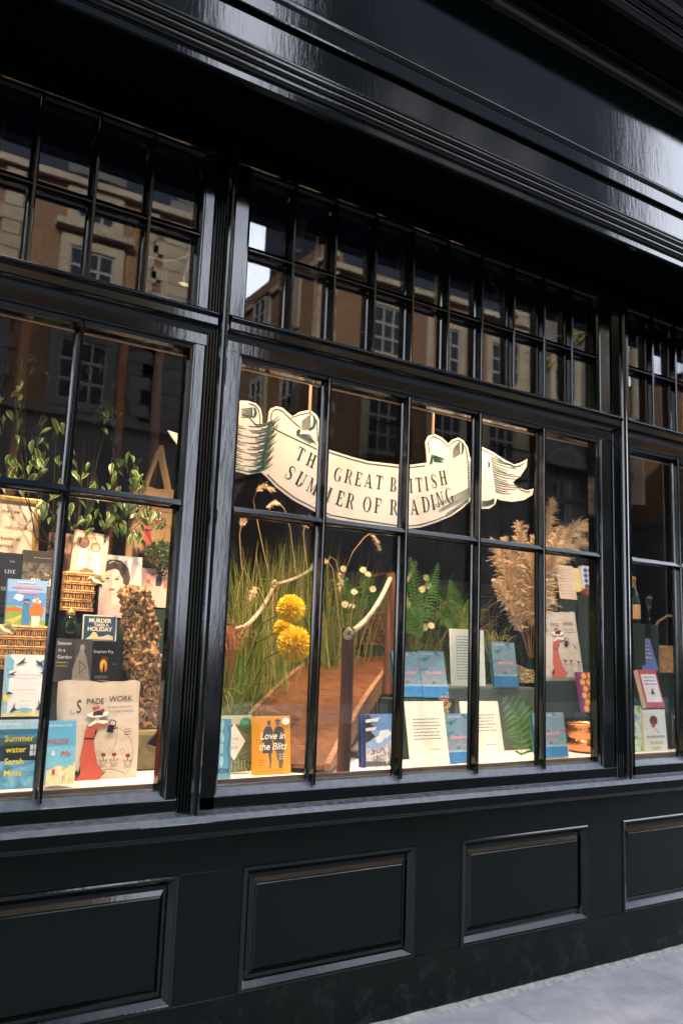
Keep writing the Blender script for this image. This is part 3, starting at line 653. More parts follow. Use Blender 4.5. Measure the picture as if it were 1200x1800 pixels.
def book(label, BL, BRx, TLy, cover, shapes, Y=None, z=None, yaw=0, lean=8, roll=0, t=.026, spine=None, name='book', under=None, cat='book', group=None, board=False):
    P, M, W, H = frame_px(BL, BRx, TLy, Y, z, yaw, lean, roll)
    o = thing(name, label, cat, P, M.to_euler(), group)
    cm = mat('cover_'+cover.lstrip('#'), cover, .35, noise=.05, nscale=12)
    sm = mat('cover_'+spine.lstrip('#'), spine, .35, noise=.05, nscale=12) if spine else cm
    if board:
        m = MB(); m.box((-W/2, 0, 0), (W/2, t, H), cm); m.build('board', o, True, bevel=.0008)
    else:
        b = .0025
        m = MB(); m.box((-W/2, 0, 0), (W/2, b, H), cm); m.build('front_cover', o, True, bevel=.0006)
        m = MB(); m.box((-W/2, b+.0001, 0), (-W/2+b, t-b-.0001, H), sm); m.build('spine', o, True)
        m = MB(); m.box((-W/2, t-b, 0), (W/2, t, H), cm); m.build('back_cover', o, True)
        m = MB(); m.box((-W/2+b+.0002, b+.0002, .003), (W/2-.004, t-b-.0002, H-.003), PAGES); m.build('page_block', o, True)
    if shapes: art(o, W, H, shapes)
    if under: block(P.x, P.y+.004, P.y+max(.09, t+.03), P.z-.006, W*.96, under)
    return o

# ================================================================== BANNER
YB = .34
BT = .008
def bp(px, py, dy=0): p = at(px, py, YB); return (p.x, YB+dy, p.z)
OUT = [(415,828),(395,817),(368,810),(340,800),(314,784),(303,769),(295,756),(316,763),(338,766),(352,750),(346,726),(352,706),(372,708),(398,704),(421,704),(435,704.5),(450,709),(458,718),(461,732),(461,748),(466,752),(471,740),(473,724),(478,717),(486,714),(497,717),(507,726),(515,732),(527,724),(545,720.5),(556,729),(561,739),(562,780),
       (580,791),(618,803),(647,810.6),(702,817),(722,817),(751,813),(750,797),(748,777),(754,766),(763,763),(776,769),(788,780),(795,773),(805,769),(815,775),(822,787),(825,803),(829,807),(834,790),(846,785),(866,795),(886,808),(903,816.7),(916,813),(926,808),(925,820),(914,837),(900,848),(913,858),(926,862),(937,859),(935,870),(920,879),(900,882),(880,879),(873,876),(870,886),(860,894),(846,894),(832,889),(826,880),
       (813,893),(793,907),(767,918),(740,926.7),(718,929),(702,929),(661.5,923),(618,917),(580,910),(555,899.5),(516,879),(487,857),(469,838),(460,830),(437,834)]
p0 = at(690, 870, YB)
ban = thing('hanging_banner', 'cream scroll shaped banner about summer reading hung on cords in the middle window', 'banner', (p0.x, YB, p0.z))
CARD = mat('cream_foam_board', (.78, .69, .61), .7)
m = MB(); n = len(OUT); F = [bp(*q) for q in OUT]; Bk = [bp(*q, BT) for q in OUT]
Bk = [(f[0], YB+BT, f[2]) for f in F]
m.face(F, CARD); m.face(Bk[::-1], CARD)
for i in range(n): j = (i+1) % n; m.face([F[i], Bk[i], Bk[j], F[j]], CARD)
m.build('board', ban)
DG = ink('#1d4a3f')
hat = MB()
def stroke(pts, w0, w1=None, k=0):
    """pixel polyline on the banner, width in pixels tapering to w1"""
    w1 = w0 if w1 is None else w1; L = []
    for i, (x, y) in enumerate(pts):
        a, b = pts[max(i-1, 0)], pts[min(i+1, len(pts)-1)]; tx, ty = b[0]-a[0], b[1]-a[1]; nn = math.hypot(tx, ty) or 1
        wd = (max(w0, 1.3)*1.35+(w1-w0)*i/(len(pts)-1))/2; L.append((bp(x-ty/nn*wd, y+tx/nn*wd, -.0006-k*.0002), bp(x+ty/nn*wd, y-tx/nn*wd, -.0006-k*.0002)))
    for i in range(len(L)-1): hat.face([L[i][0], L[i+1][0], L[i+1][1], L[i][1]], DG)
def inset(pts, d):
    return [(x, y+d) for x, y in pts]
def curve(p, c, q, n=6): return [((1-t)**2*p[0]+2*t*(1-t)*c[0]+t*t*q[0], (1-t)**2*p[1]+2*t*(1-t)*c[1]+t*t*q[1]) for t in [i/n for i in range(n+1)]]
# thin outlines
stroke(inset([(562,784),(580,795),(618,807),(647,814.5),(702,821),(722,821),(747,818)], .5), .9, k=1)
stroke(inset([(470,834),(489,853),(518,875),(557,895),(582,905.5),(620,912.5),(663,918.5),(703,924.5),(719,924.5),(740,922),(766,914),(792,903),(811,889),(823,878)], 0), .8, k=1)
stroke([(437,709),(449,713),(455,722),(457,734),(457,750)], .9, k=1); stroke([(479,748),(476,733),(479,723),(486,719),(495,722),(505,731),(516,742),(528,752)], .9, k=1)
stroke([(512,734),(527,729),(544,725.5),(553,733),(557,742),(558,776)], .9, k=1); stroke([(754,797),(752,778),(757,770),(763,767.5),(774,773),(788,785),(796,777),(805,773.5),(812,778),(818,789),(821,806),(824,874)], .9, k=1)
stroke([(832,800),(847,790),(866,800),(886,813),(903,821),(916,817),(921,814)], .8, k=1); stroke([(903,850),(914,861),(926,865),(931,864)], .8, k=1); stroke([(426,728),(437,733),(455,752)], .8, k=1)
stroke([(479,752),(500,763),(528,776),(556,789)], 1, k=1); stroke([(462,826),(437,829.5),(416,824)], .9, k=1)
# dark roll mouths
def blob(pts, k=2): hat.face([bp(x, y, -.0006-k*.0002) for x, y in pts], DG)
def ell(cx, cy, rx, ry, rot=0, k=2): blob([(cx+rx*math.cos(a)*math.cos(rot)-ry*math.sin(a)*math.sin(rot), cy+rx*math.cos(a)*math.sin(rot)+ry*math.sin(a)*math.cos(rot)) for a in [6.283*i/16 for i in range(16)]], k)
blob([(445,715),(449,717),(452,724),(451,730),(447,735),(444,733),(447,725)]); blob([(541,756),(549,749),(551,738),(549,731),(553,732),(556,741),(553,752),(546,757)])
blob([(810,777),(813,781),(815,789),(813,797),(809,800),(811,790)]); blob([(856,812),(859,812),(861,815),(860,821),(856,822),(858,817)]); blob([(756,806),(758,796),(761,805),(759,815),(754,817)], 2)
for i in range(6):
    y = 717+i*3.1; stroke(curve((444, y), (434, y+1), (424, y+2-i*.3), 4), 1.5, .3, 2)
for i in range(7): stroke(curve((546, 730+i*3.6), (538, 733+i*3.6), (530, 742+i*2.2), 4), 1.5, .3, 2)
for i in range(7): stroke(curve((808, 776+i*3.4), (801, 782+i*3.4), (795, 792+i*2.2), 4), 1.4, .3, 2)
# hatching of the left roll
for i in range(24):
    t = i/23; xs_, ys_ = 474-14*t, 742+84*t
    L = 38*(.75+.35*math.sin(i*2.3))*(1-.25*t)
    stroke(curve((xs_, ys_), (xs_-L*.5, ys_+7), (xs_-L, ys_+3), 5), 2.0, .25, 2)
    stroke(curve((xs_, ys_), (xs_+9, ys_-2), (xs_+15+4*math.sin(i*1.7), ys_-11), 4), 1.7, .25, 2)
blob([(473,740),(477,741),(472,770),(466,800),(464,826),(458,828),(461,800),(468,765)], 3)
for i in range(20):                               # strokes at the far left edge of the roll
    y = 745+i*4.1; L = 16+6*math.sin(i*1.9); stroke(curve((412, y), (412+L*.5, y+4), (412+L, y+5), 4), 1.2, .25, 2)
for i in range(8): stroke(curve((522+i*3, 766+i*2), (530+i*3, 762+i*1.5), (546+i*1.4, 764+i*2.6), 4), 1.2, .3, 2)
blob([(521,757),(527,753),(528,759),(524,767),(521,764)], 2)
for i in range(12): stroke(curve((760+i*.3, 800+i*1.5), (768, 802+i*1.5), (778+3*math.sin(i), 806+i), 3), 1.2, .25, 2) if i < 8 else None
for i in range(14): y = 812+i*4.6; stroke(curve((823, y), (825.5, y+2), (830, y+1), 3), 1.2, .4, 2)
for i in range(15):                               # right tail
    t = i/14; stroke(curve((862+8*t, 803+60*t), (880+4*t, 812+58*t), (900+14*math.sin(i*1.3)+6*t, 817+50*t), 5), 1.0, .2, 2)
for i in range(7): stroke(curve((823, 880-i*3.6), (806-i*2, 893-i*3), (782-i*3.5+6*math.sin(i*2), 905-i*2.5), 5), 1.1, .2, 2)
for i in range(5): stroke(curve((868, 884-i*2), (858, 889-i*1.5), (846, 890-i*2.4), 4), .8, .2, 2)
for i in range(6): stroke(curve((316, 765+i*3), (330, 771+i*3), (352+i*4, 772+i*5), 4), 2.0, .3, 2)

hat.build('engraved_lines', ban)
# lettering: one letter after the other along the swag
let = MB(); LET = ink('#22433a')
def letters(word, pts, hpx):
    for ch, (x, y, a) in zip(word, pts):
        P, wd = serif(ch); c0 = at(x, y, YB); h = hpx*(c0-CAM).dot(FW)/FPX; ra = R(a); ca, sa = math.cos(ra), math.sin(ra)
        for q in P:
            let.face([(c0.x+((u-wd/2)*h*.80*ca-(v-.5)*h*sa), YB-.0007, c0.z+((u-wd/2)*h*.80*sa+(v-.5)*h*ca)) for u, v in q], LET)
letters('THEGREATBRITISH', [(528,798,-20),(547,809,-18),(566,818,-16),(594,834,-13),(613,838,-11),(630,842,-9),(648,845,-7),(666,848,-5),(691,852,-2),(709,853.5,1),(722,853.5,4),(736,852,8),(749,850,10),(762,846,12),(778,840,15)], 25)
letters('SUMMEROFREADING', [(510,831,-28),(529,843,-25),(550,855,-22),(573,867,-18),(598,876,-14),(616,881,-11),(645,886.5,-6),(664,889,-4),(692,892,0),(710,892.5,3),(728,891,7),(748,886.5,11),(760,883,13),(773,878,15),(789,871,18)], 27)
let.build('lettering', ban)
for (x, y) in ((545, 722), (761, 765)):
    a = at(x, y, YB); m = MB(); m.tube([(a.x, YB+.004, a.z-.01), (a.x, YB+.004, 3.51)], .0075, CREAM, 6); m.build('cord', ban)
DY = .18
_at0 = at
def at(px, py, Y): return _at0(px, py, Y+DY)        # the display stands a hand's breadth behind the glass
# ================================================================== BOOKS AND CARDS, LEFT WINDOW
def rect(c, u0, v0, u1, v1): return ('p', c, [(u0, v0), (u1, v0), (u1, v1), (u0, v1)])
def rndpoly(c, cu, cv, r, n=9, ru=1, seed=1):
    g = random.Random(seed); return ('p', c, [(cu+ru*r*g.uniform(.6, 1.1)*math.cos(6.283*i/n), cv+r*g.uniform(.6, 1.1)*math.sin(6.283*i/n)) for i in range(n)])
SM = {'bold': .012}
book('blue paperback with yellow title Summerwater at the bottom left corner', (-44, 1391), 66, 1266, '#4f93b8', [
    rect('#a9cfe0', 0, .86, 1, 1), rect('#3f7f9f', 0, .80, 1, .86), rect('#2c3f45', .0, .40, 1, .74), rect('#47656b', .0, .62, 1, .74)]+
    [('l', '#1d2b30', .002, [(.03*i+.42, .40), (.03*i+.42, .66)]) for i in range(18)]+
    [rect('#cfdbe0', .83, .47, .95, .63), ('l', '#35566a', .003, [(.89, .47), (.89, .63)]), ('l', '#35566a', .003, [(.83, .55), (.95, .55)]),
     rect('~sea', 0, 0, 1, .40), ('n', '#e8f4f8', 1, .1, .7, .93, .93, .004),
     ('t', '#e8d83c', 'Summer', .64, .685, .0215, SM), ('t', '#e8d83c', 'water', .60, .525, .0215, SM), ('t', '#e8d83c', 'Sarah', .58, .355, .0215, SM), ('t', '#e8d83c', 'Moss', .57, .19, .0215, SM)], z=ZF, lean=6)
book('light blue paperback with red title letters in front of the tote bag', (80, 1381), 131, 1267, '#5fb2d6', [
    rect('#79c3de', 0, .25, 1, .6), ('p', '~dune', [(0, 0), (1, 0), (1, .34), (.7, .26), (.4, .3), (0, .22)]), ('t', '#f4f7f8', 'JONATHAN COE', .34, .90, .0095),
    ('t', '#d0364e', 'WILDER', .36, .63, .019, {'shear': .25, 'sx': .8}), ('t', '#f4f7f8', '&', .22, .45, .02), ('t', '#d0364e', 'Me', .64, .43, .022, {'shear': .2}),
    rect('#b5503e', .2, .16, .3, .24), rect('#efe6c8', .42, .14, .62, .2), ('l', '#26323a', .002, [(.55, .02), (.58, .1)]), ('l', '#c0392b', .002, [(.8, .05), (.8, .11)])], Y=.105, lean=10)
book('white book framed by blue swallows and leaves in front of the wicker hamper', (4, 1260), 82, 1150, '#e9ecec', [
    rect('#8fc3da', 0, 0, .10, 1), rect('#8fc3da', .90, 0, 1, 1), rect('#e8dd86', 0, .0, 1, .05), rndpoly('#79b8d6', .08, .85, .14, 9, 1, 7), rndpoly('#79b8d6', .92, .8, .13, 9, 1, 8), rndpoly('#e6d96e', .05, .3, .1, 9, .8, 9), rndpoly('#6fb1cf', .95, .25, .12, 9, .8, 10), rndpoly('#e6d96e', .5, .05, .07, 9, 3, 11), rndpoly('#7ab6cc', .5, .1, .05, 9, 4, 12),
    ('p', '#2e3f4b', [(.22, .82), (.36, .90), (.44, .96), (.40, .88), (.50, .87), (.36, .85)]), ('p', '#2e3f4b', [(.66, .92), (.78, .88), (.9, .94), (.82, .86), (.86, .80), (.74, .84)]),
    ('p', '#2e3f4b', [(.02, .66), (.16, .70), (.28, .74), (.18, .68), (.26, .65), (.12, .66)]), ('p', '#2e3f4b', [(.76, .70), (.86, .72), (.96, .70), (.88, .68)]),
    ('p', '#2e3f4b', [(.03, .36), (.12, .40), (.22, .36), (.12, .35)]), ('p', '#2e3f4b', [(.14, .06), (.22, .14), (.26, .24), (.26, .14), (.34, .10), (.22, .08)]), ('p', '#2e3f4b', [(.74, .1), (.80, .18), (.78, .28), (.84, .18), (.94, .12), (.84, .10)]),
    ('n', '#e0a5a8', 2, .28, .74, .42, .66, .003), ('n', '#c3bd8d', 1, .38, .64, .24, .24, .003)], Y=.27, lean=8, under='white book with swallows')
book('blue and green novel with two painted figures standing on the wicker hamper', (9, 1101), 79, 1017, '#86b4de', [
    rect('#5f92d0', 0, .45, 1, .74), rndpoly('#dfe8f2', .3, .62, .08, 9, 2, 1), rndpoly('#dfe8f2', .75, .56, .06, 9, 2, 2), ('p', '#7da24a', [(0, 0), (1, 0), (1, .12), (.55, .30), (.2, .44), (0, .42)]), ('p', '#c66a3c', [(0, .38), (.35, .40), (.5, .34), (.3, .32), (0, .30)]), ('p', '#e1b873', [(.0, .12), (.25, .2), (.45, .28), (.4, .2), (.2, .08)]),
    ('n', '#e79bb0', 1, .14, .9, .82, .82, .011), ('n', '#e79bb0', 1, .26, .82, .71, .71, .011), ('n', '#f5e9ef', 1, .25, .7, .93, .93, .004),
    ('p', '#3f7fae', [(.40, .04), (.60, .04), (.62, .30), (.58, .48), (.42, .48), (.40, .28)]), ('e', '#c98d6a', .50, .54, .05, .04), ('e', '#2f5f87', .5, .57, .09, .025),
    ('p', '#e9d9c8', [(.66, .03), (.84, .03), (.86, .24), (.64, .24)]), ('p', '#e0733f', [(.60, .24), (.90, .24), (.96, .38), (.86, .50), (.66, .50), (.57, .38)]), ('e', '#d8a079', .76, .55, .055, .05), ('e', '#e6b25a', .76, .59, .06, .03)], Y=.44, lean=9)
book('dark photographic novel with white title Blind beside the gold framed sign', (34, 1076), 97, 966, '#3a3532', [
    rect('~photo', 0, 0, 1, .8), rndpoly('#c9a06a', .06, .44, .07, 8, 1, 2), ('n', '#9c948c', 1, .3, .85, .88, .88, .003), ('t', '#f1ece4', 'The', .70, .60, .010), ('t', '#f1ece4', 'Blind', .54, .44, .030, SM), ('t', '#f1ece4', 't', .86, .20, .030, SM)], Y=.56, lean=7, under='dark novel titled Blind')
book('navy novel with pale widely spaced capitals at the left edge', (-32, 1078), 33, 968, '#1c222e', [
    ('t', '#8f98a8', 'THE', .72, .84, .008), ('t', '#aeb6c4', 'LINE', .68, .66, .016, {'serif': 1}), ('t', '#8f98a8', 'of', .66, .54, .009), ('t', '#aeb6c4', 'BEAUTY', .52, .38, .016, {'serif': 1, 'sx': .8}), ('n', '#5d6675', 2, .5, .85, .12, .2, .003)], Y=.56, lean=7, under='navy novel at the left edge')
# gold framed sign
P, M_, W_, H_ = frame_px((-96, 972), 66, 860, Y=.70, lean=4)
sg = thing('framed_sign', 'gold framed cream sign about books at your fingertips', 'sign', P, M_.to_euler())
m = MB(); m.box((-W_/2+.02, .004, .02), (W_/2-.02, .012, H_-.02), mat('cream_sign_card', (.56, .46, .35), .6)); m.build('card', sg, True)
m = MB(); fr = .026
for a, b in (((-W_/2, -.008, 0), (W_/2, .014, fr)), ((-W_/2, -.008, H_-fr), (W_/2, .014, H_)), ((-W_/2, -.008, fr), (-W_/2+fr, .014, H_-fr)), ((W_/2-fr, -.008, fr), (W_/2, .014, H_-fr))): m.box(a, b, GOLD)
m.build('frame', sg, True, bevel=.006)
art(sg, W_, H_, [('t', '#2c2824', 'the new', .665, .73, .0165), ('t', '#6a2a1c', 'rd.co.uk', .72, .47, .0175, {'shear': .6, 'sx': 1.15}), ('t', '#2c2824', 'books at', .68, .29, .0165), ('t', '#2c2824', 'fingertips', .60, .17, .0165)], y0=.0025)
block(P.x, P.y+.012, P.y+.12, P.z-.004, W_*.9, 'gold framed sign')
book('pale sepia book with sketched figures tilted on the wicker basket', (122, 1008), 184, 930, '#c2a98c', [
    rect('#8f7a66', .0, .95, 1, 1), rect('~sepia', .06, .12, .94, .94), ('e', '#9c6a52', .30, .74, .16, .12), ('e', '#c9a68a', .30, .72, .11, .09), ('e', '#9c6a52', .64, .68, .15, .11), ('e', '#c9a68a', .64, .66, .10, .08), ('p', '#e8ddca', [(.15, .1), (.45, .1), (.42, .6), (.2, .6)]), ('p', '#efe6d6', [(.55, .08), (.85, .08), (.78, .55), (.58, .55)]),
    ('l', '#6d4a3a', .002, [(.3, .1), (.3, .58)]), ('l', '#6d4a3a', .002, [(.7, .1), (.68, .52)]), ('n', '#fbf6ec', 1, .2, .85, .52, .52, .008), rndpoly('#7d6550', .5, .12, .08, 9, 3, 3)], Y=.60, lean=14, roll=6, spine='#6b5a4a')
book('dull brown book half hidden behind the tilted sepia book', (84, 1004), 132, 935, '#8a6f62', [rndpoly('#b08f80', .4, .6, .2, 9, 1, 3), rect('#6e5248', 0, 0, .12, 1)], Y=.72, lean=8, under='dull brown book')
# portrait biography
book('pale biography with a painted portrait of a dark haired woman', (172, 1084), 247, 974, '#a9b0bd', [
    rect('~pale', 0, 0, 1, 1), ('p', '#c8b0ae', [(0, 0), (.62, 0), (.5, .22), (.40, .36), (.16, .36), (.02, .26)]), ('p', '#e0bfb0', [(0.185, 0.194), (0.466, 0.194), (0.492, 0.414), (0.159, 0.438)]),
    ('p', '#463a35', [(-0.02, 0.584), (0.031, 0.804), (0.21, 0.926), (0.492, 0.926), (0.671, 0.804), (0.722, 0.633), (0.671, 0.487), (0.569, 0.462), (0.543, 0.633), (0.415, 0.755), (0.185, 0.731), (0.082, 0.609), (0.057, 0.462), (-0.02, 0.487)]),
    ('p', '~skin', [(0.07, 0.609), (0.134, 0.731), (0.287, 0.792), (0.441, 0.755), (0.518, 0.633), (0.518, 0.511), (0.441, 0.401), (0.313, 0.353), (0.185, 0.401), (0.082, 0.499)]),
    ('p', '#3c3230', [(0.057, 0.658), (0.159, 0.78), (0.313, 0.841), (0.466, 0.804), (0.543, 0.682), (0.492, 0.743), (0.338, 0.78), (0.185, 0.743)]),
    ('e', '#3a3335', 0.185, 0.615, 0.0512, 0.01342), ('e', '#3a3335', 0.402, 0.615, 0.0512, 0.01342), ('l', '#4a3a36', .0014, [(0.108, 0.652), (0.249, 0.658)]), ('l', '#4a3a36', .0014, [(0.338, 0.658), (0.479, 0.652)]), ('l', '#b98c7c', .0014, [(0.3, 0.609), (0.281, 0.511), (0.313, 0.505)]), ('e', '#b8473e', 0.294, 0.444, 0.0704, 0.01464),
    ('l', '#d9d2bc', .003, [(.2, .86), (.3, .90), (.42, .87)]), ('t', '#6a6a72', 'THE', .68, .38, .012, {'serif': 1}), ('t', '#5a5a62', 'QUEEN', .66, .275, .019, {'serif': 1, 'sx': .8}), ('n', '#8b8b92', 2, .5, .85, .10, .16, .004)], Y=.64, lean=7, under='pale portrait biography')
book('small pale pink book partly hidden behind the cork bark', (248, 1066), 299, 998, '#dfb0a4', [('p', '#3c3a3c', [(.46, .55), (.66, .55), (.7, .75), (.6, .88), (.5, .78)]), ('e', '#4a4042', .58, .90, .12, .05), rndpoly('#d8604e', .22, .66, .08, 8, 1.2, 3), rndpoly('#e0705c', .82, .56, .1, 8, .8, 4), ('l', '#c9604e', .002, [(.1, .5), (.3, .6), (.4, .5)])], Y=.70, lean=6, under='small pink book')
book('small blue landscape book titled Murder takes a holiday', (144, 1127), 204, 1080, '#2e5478', [
    rect('#e8e2cc', 0, 0, 1, .045), rect('#e8e2cc', 0, .955, 1, 1), rect('#e8e2cc', 0, .045, .035, .955), rect('#e8e2cc', .965, .045, 1, .955),
    ('t', '#f2ecd6', 'MURDER', .5, .72, .0175, {'bold': .03}), ('t', '#f2ecd6', 'TAKES A', .54, .58, .0115, {'bold': .03}), ('t', '#f2ecd6', 'HOLIDAY', .5, .40, .0175, {'bold': .03}), ('p', '#dcd8b8', [(.1, .08), (.9, .08), (.9, .2), (.75, .28), (.6, .2), (.45, .18), (.38, .34), (.3, .36), (.22, .2)]), ('p', '#e6d9a0', [(.26, .1), (.5, .1), (.4, .34), (.33, .36)])], Y=.52, lean=6, under='small blue landscape book', t=.02)
book('grey novel with a stone statue on its cover above the tote bag', (90, 1199), 160, 1122, '#3c3e44', [
    rect('#4a4b50', .55, 0, 1, 1), ('p', '#8e8c8a', [(.50, 0), (.98, 0), (.92, .3), (.86, .55), (.78, .72), (.68, .74), (.60, .56), (.52, .3)]), ('e', '#a09d99', .74, .80, .06, .08), ('l', '#5d5b5a', .004, [(.66, .5), (.86, .36), (.68, .2)]), ('l', '#5d5b5a', .003, [(.68, .5), (.70, .2)]),
    ('t', '#f0efec', 'Statues', .28, .86, .014), ('t', '#f0efec', 'in a', .22, .70, .014), ('t', '#f0efec', 'Garden', .30, .54, .014), ('n', '#c8b04a', 2, .1, .4, .36, .44, .003), ('t', '#e3c932', 'Isabel', .66, .02, .013)], Y=.42, lean=7, under='grey novel with a statue')
book('black book with a gold helmet emblem next to the statue novel', (161, 1198), 210, 1126, '#171a20', [
    ('t', '#d8d5cc', 'Stephen Fry', .38, .70, .0125), ('e', '#c98a1c', .40, .38, .14, .17), ('e', '#e8b92e', .38, .42, .10, .12), ('p', '#171a20', [(.36, .2), (.46, .2), (.44, .44), (.40, .44)]), ('p', '#6d3a18', [(.26, .5), (.34, .62), (.52, .6), (.6, .4), (.5, .54), (.38, .54)]), ('n', '#8d8a80', 2, .1, .6, .08, .12, .003), ('n', '#8d8a80', 1, .72, .9, .42, .42, .003)], Y=.42, lean=7, under='black book with gold helmet')

# ------------------------------------------------------------------ tote bags
def spade():
    s = '#bd5c4c'; k = '#2c2826'; o = [
        ('t', k, 'S', .235, .69, .052, {'sx': .62}), ('t', k, 'PADE', .43, .775, .0225, {'sx': .92}), ('t', k, 'WORK', .745, .80, .0225, {'sx': .98, 'rot': 2}), ('l', k, .002, [(.20, .69), (.15, .68), (.13, .70), (.15, .715)]),
        ('t', k, 'OR, HOW TO START A', .74, .735, .0072, {'rot': 2}), ('t', k, 'FLOWER GARDEN', .76, .69, .0085, {'rot': 2}), ('n', k, 3, .80, .91, .47, .52, .0025),
        ('p', s, [(.315, .435), (.43, .435), (.45, .32), (.49, .20), (.56, .115), (.50, .03), (.21, .035), (.29, .11), (.275, .25)]),
        ('p', k, [(.21, .035), (.26, .12), (.285, .20), (.29, .11)]), ('p', k, [(.50, .03), (.56, .115), (.60, .12), (.55, .09)]),
        ('p', s, [(.31, .45), (.43, .45), (.46, .54), (.44, .585), (.36, .585), (.33, .52)]), ('l', k, .005, [(.315, .442), (.435, .442)]), ('p', '#1f1d1d', [(.44, .46), (.465, .5), (.45, .54), (.43, .45)]),
        ('p', s, [(.42, .585), (.47, .575), (.585, .59), (.585, .565), (.47, .535), (.42, .545)]),
        ('p', '#f3eee4', [(.33, .56), (.42, .62), (.56, .62), (.62, .60), (.54, .575), (.46, .59), (.38, .555)]), ('l', k, .0016, [(.33, .56), (.42, .62), (.56, .62), (.62, .60), (.54, .575), (.46, .59), (.38, .555), (.33, .56)]),
        ('e', '#e4bda4', .46, .635, .03, .025), ('e', '#f5f1e8', .46, .675, .145, .035), ('l', k, .002, [(.315, .68), (.33, .655), (.40, .64), (.50, .64), (.59, .66), (.605, .68)]), ('p', k, [(.40, .66), (.52, .665), (.53, .70), (.48, .715), (.41, .70)]), ('l', k, .0016, [(.32, .68), (.38, .70), (.41, .70)]), ('e', '#b8473e', .42, .73, .03, .02), ('e', '#8a2f2a', .52, .71, .025, .018), ('e', s, .46, .74, .025, .018),
        ('p', '#2a2124', [(.575, .50), (.655, .49), (.675, .565), (.60, .575)]), ('l', k, .004, [(.60, .575), (.63, .62), (.69, .60), (.68, .545)]), ('l', k, .005, [(.66, .53), (.71, .54)]),
        ('l', k, .0013, [(.71, .54), (.71, .46), (.69, .38), (.66, .32)]), ('l', k, .0013, [(.71, .54), (.80, .50), (.88, .42), (.92, .30), (.89, .16), (.85, .10)])]
    for fx, fy in ((.55, .26), (.68, .26), (.85, .245)):
        o += [('e', '#7a2f2a', fx, fy+.02, .03, .018), ('l', k, .0018, [(fx-.05, fy-.02), (fx-.03, fy-.07), (fx, fy-.085), (fx+.03, fy-.07), (fx+.05, fy-.02), (fx+.01, fy-.04), (fx, fy), (fx-.01, fy-.04), (fx-.05, fy-.02)]), ('l', k, .0015, [(fx-.02, fy-.06), (fx-.04, fy-.10), (fx+.05, fy-.09)])]
    for fx, fy in ((.62, .31), (.78, .31), (.49, .30)): o += [('l', '#6d625a', .0012, [(fx-.03, fy), (fx, fy+.03), (fx+.03, fy), (fx, fy-.03), (fx-.03, fy)])]
    o += [('l', k, .002, [(.54, .13), (.62, .145), (.72, .13), (.80, .10), (.84, .085)]), ('p', '#2c2826', [(.19, .10), (.24, .15), (.26, .12), (.22, .08)])]
    return o
def tote(label, BL, BRx, TLy, Y, mt, handles, lean=6, yaw=0, slump=0, under=None):
    P, M, W, H = frame_px(BL, BRx, TLy, Y=Y, lean=lean, yaw=yaw)
    o = thing('tote_bag', label, 'tote bag', P, M.to_euler(), 'tote bags with a gardening lady')
    g = random.Random(int(W*1e4)); m = MB(); nu, nv = 22, 24
    def bulge(u, v):
        e = max(0, min(1, min(u, 1-u)/.07)); f = max(0, min(1, v/.06)); return (1-e)**2*.018+(1-f)**2*.012+.0015*math.sin(17*u+5*v)*(1-e)
    for sgn, dep in ((1, 0), (-1, .05)):
        rows = []
        for j in range(nv+1):
            v = j/nv; row = []
            for i in range(nu+1):
                u = i/nu; wv = .006*math.sin(u*9)*(v > .9)+.0035*math.sin(u*23+v*6)*(v > .86)
                ex = (1 if 0 < u < 1 else 1+.012*math.sin(v*9+u*4))
                row.append(((u-.5)*W*ex, (bulge(u, v) if sgn > 0 else dep-bulge(u, v)), v*H+wv*.6-slump*(u*(1-u))*v))
            rows.append(row)
        m.grid(rows if sgn > 0 else [r[::-1] for r in rows], mt)
    m.build('bag_body', o, True)
    for hy, up in handles:
        m = MB(); rows = []
        for k in range(15):
            t = k/14; x = (-.25+.50*t)*W*(1-.72*math.sin(math.pi*t)*(up > .12)); z = H-.02+up*math.sin(math.pi*t)**.8
            rows.append([(x-.009, hy, z), (x+.009, hy-.002, z+.004*math.sin(math.pi*t))])
        m.grid(rows, mt); m.build('handle', o, True)
    art(o, W, H, spade(), 'bag_picture', y0=-.0012)
    if under: block(P.x, P.y+.006, P.y+.10, P.z-.006, W*.95, under)
    return o
tote('cream canvas tote bag with a watering lady standing on the white window floor', (96, 1384), 243, 1197, .25, CANVAS, [(.03, .022)], lean=7)
tote('tan canvas tote bag hanging high behind the ficus leaves', (222, 990), 312, 852, .80, JUTE, [(-.002, .24), (.04, .22)], lean=0)
tote('cream canvas tote bag with a watering lady right of the pampas grass', (953, 1196), 1030, 1072, .50, CANVAS, [(.03, .02)], lean=10, under='right hand tote bag')

# ------------------------------------------------------------------ books and cards, middle and right windows
book('pale blue patterned book at the left edge of the middle window', (372, 1371), 405, 1264, '#5b9bbd', [rndpoly('#9fd0dc', .5, .3+.2*i, .12, 8, 1, i) for i in range(4)]+[('l', '#2f6f94', .004, [(.8, .1), (.95, .3), (.8, .5), (.95, .7), (.8, .9)]), ('t', '#1f3f55', 'ION', .62, .10, .02)], Y=.10, lean=5)
book('green book with a white diamond and a round green sticker', (384, 1359), 441, 1258, '#5d6b4f', [
    rect('~leaf', 0, 0, 1, .84), rect('#b9bc98', 0, .84, 1, 1)]+[('l', '#c9c59a', .002, [(.3+.1*i, .04), (.3+.1*i, .2)]) for i in range(6)]+
    [('p', '#e9e6df', [(.44, .86), (.80, .54), (.46, .20), (.10, .52)]), ('t', '#777777', 'REALMS', .44, .56, .0125, {'serif': 1, 'sx': .7}), ('t', '#777777', '&', .44, .49, .008), ('t', '#777777', 'PALMS', .44, .41, .0125, {'serif': 1, 'sx': .7}), ('e', '#1f8a5b', .80, .87, .17, .09), ('n', '#8fd0b0', 3, .7, .9, .84, .89, .002)], Y=.19, lean=5, t=.02)
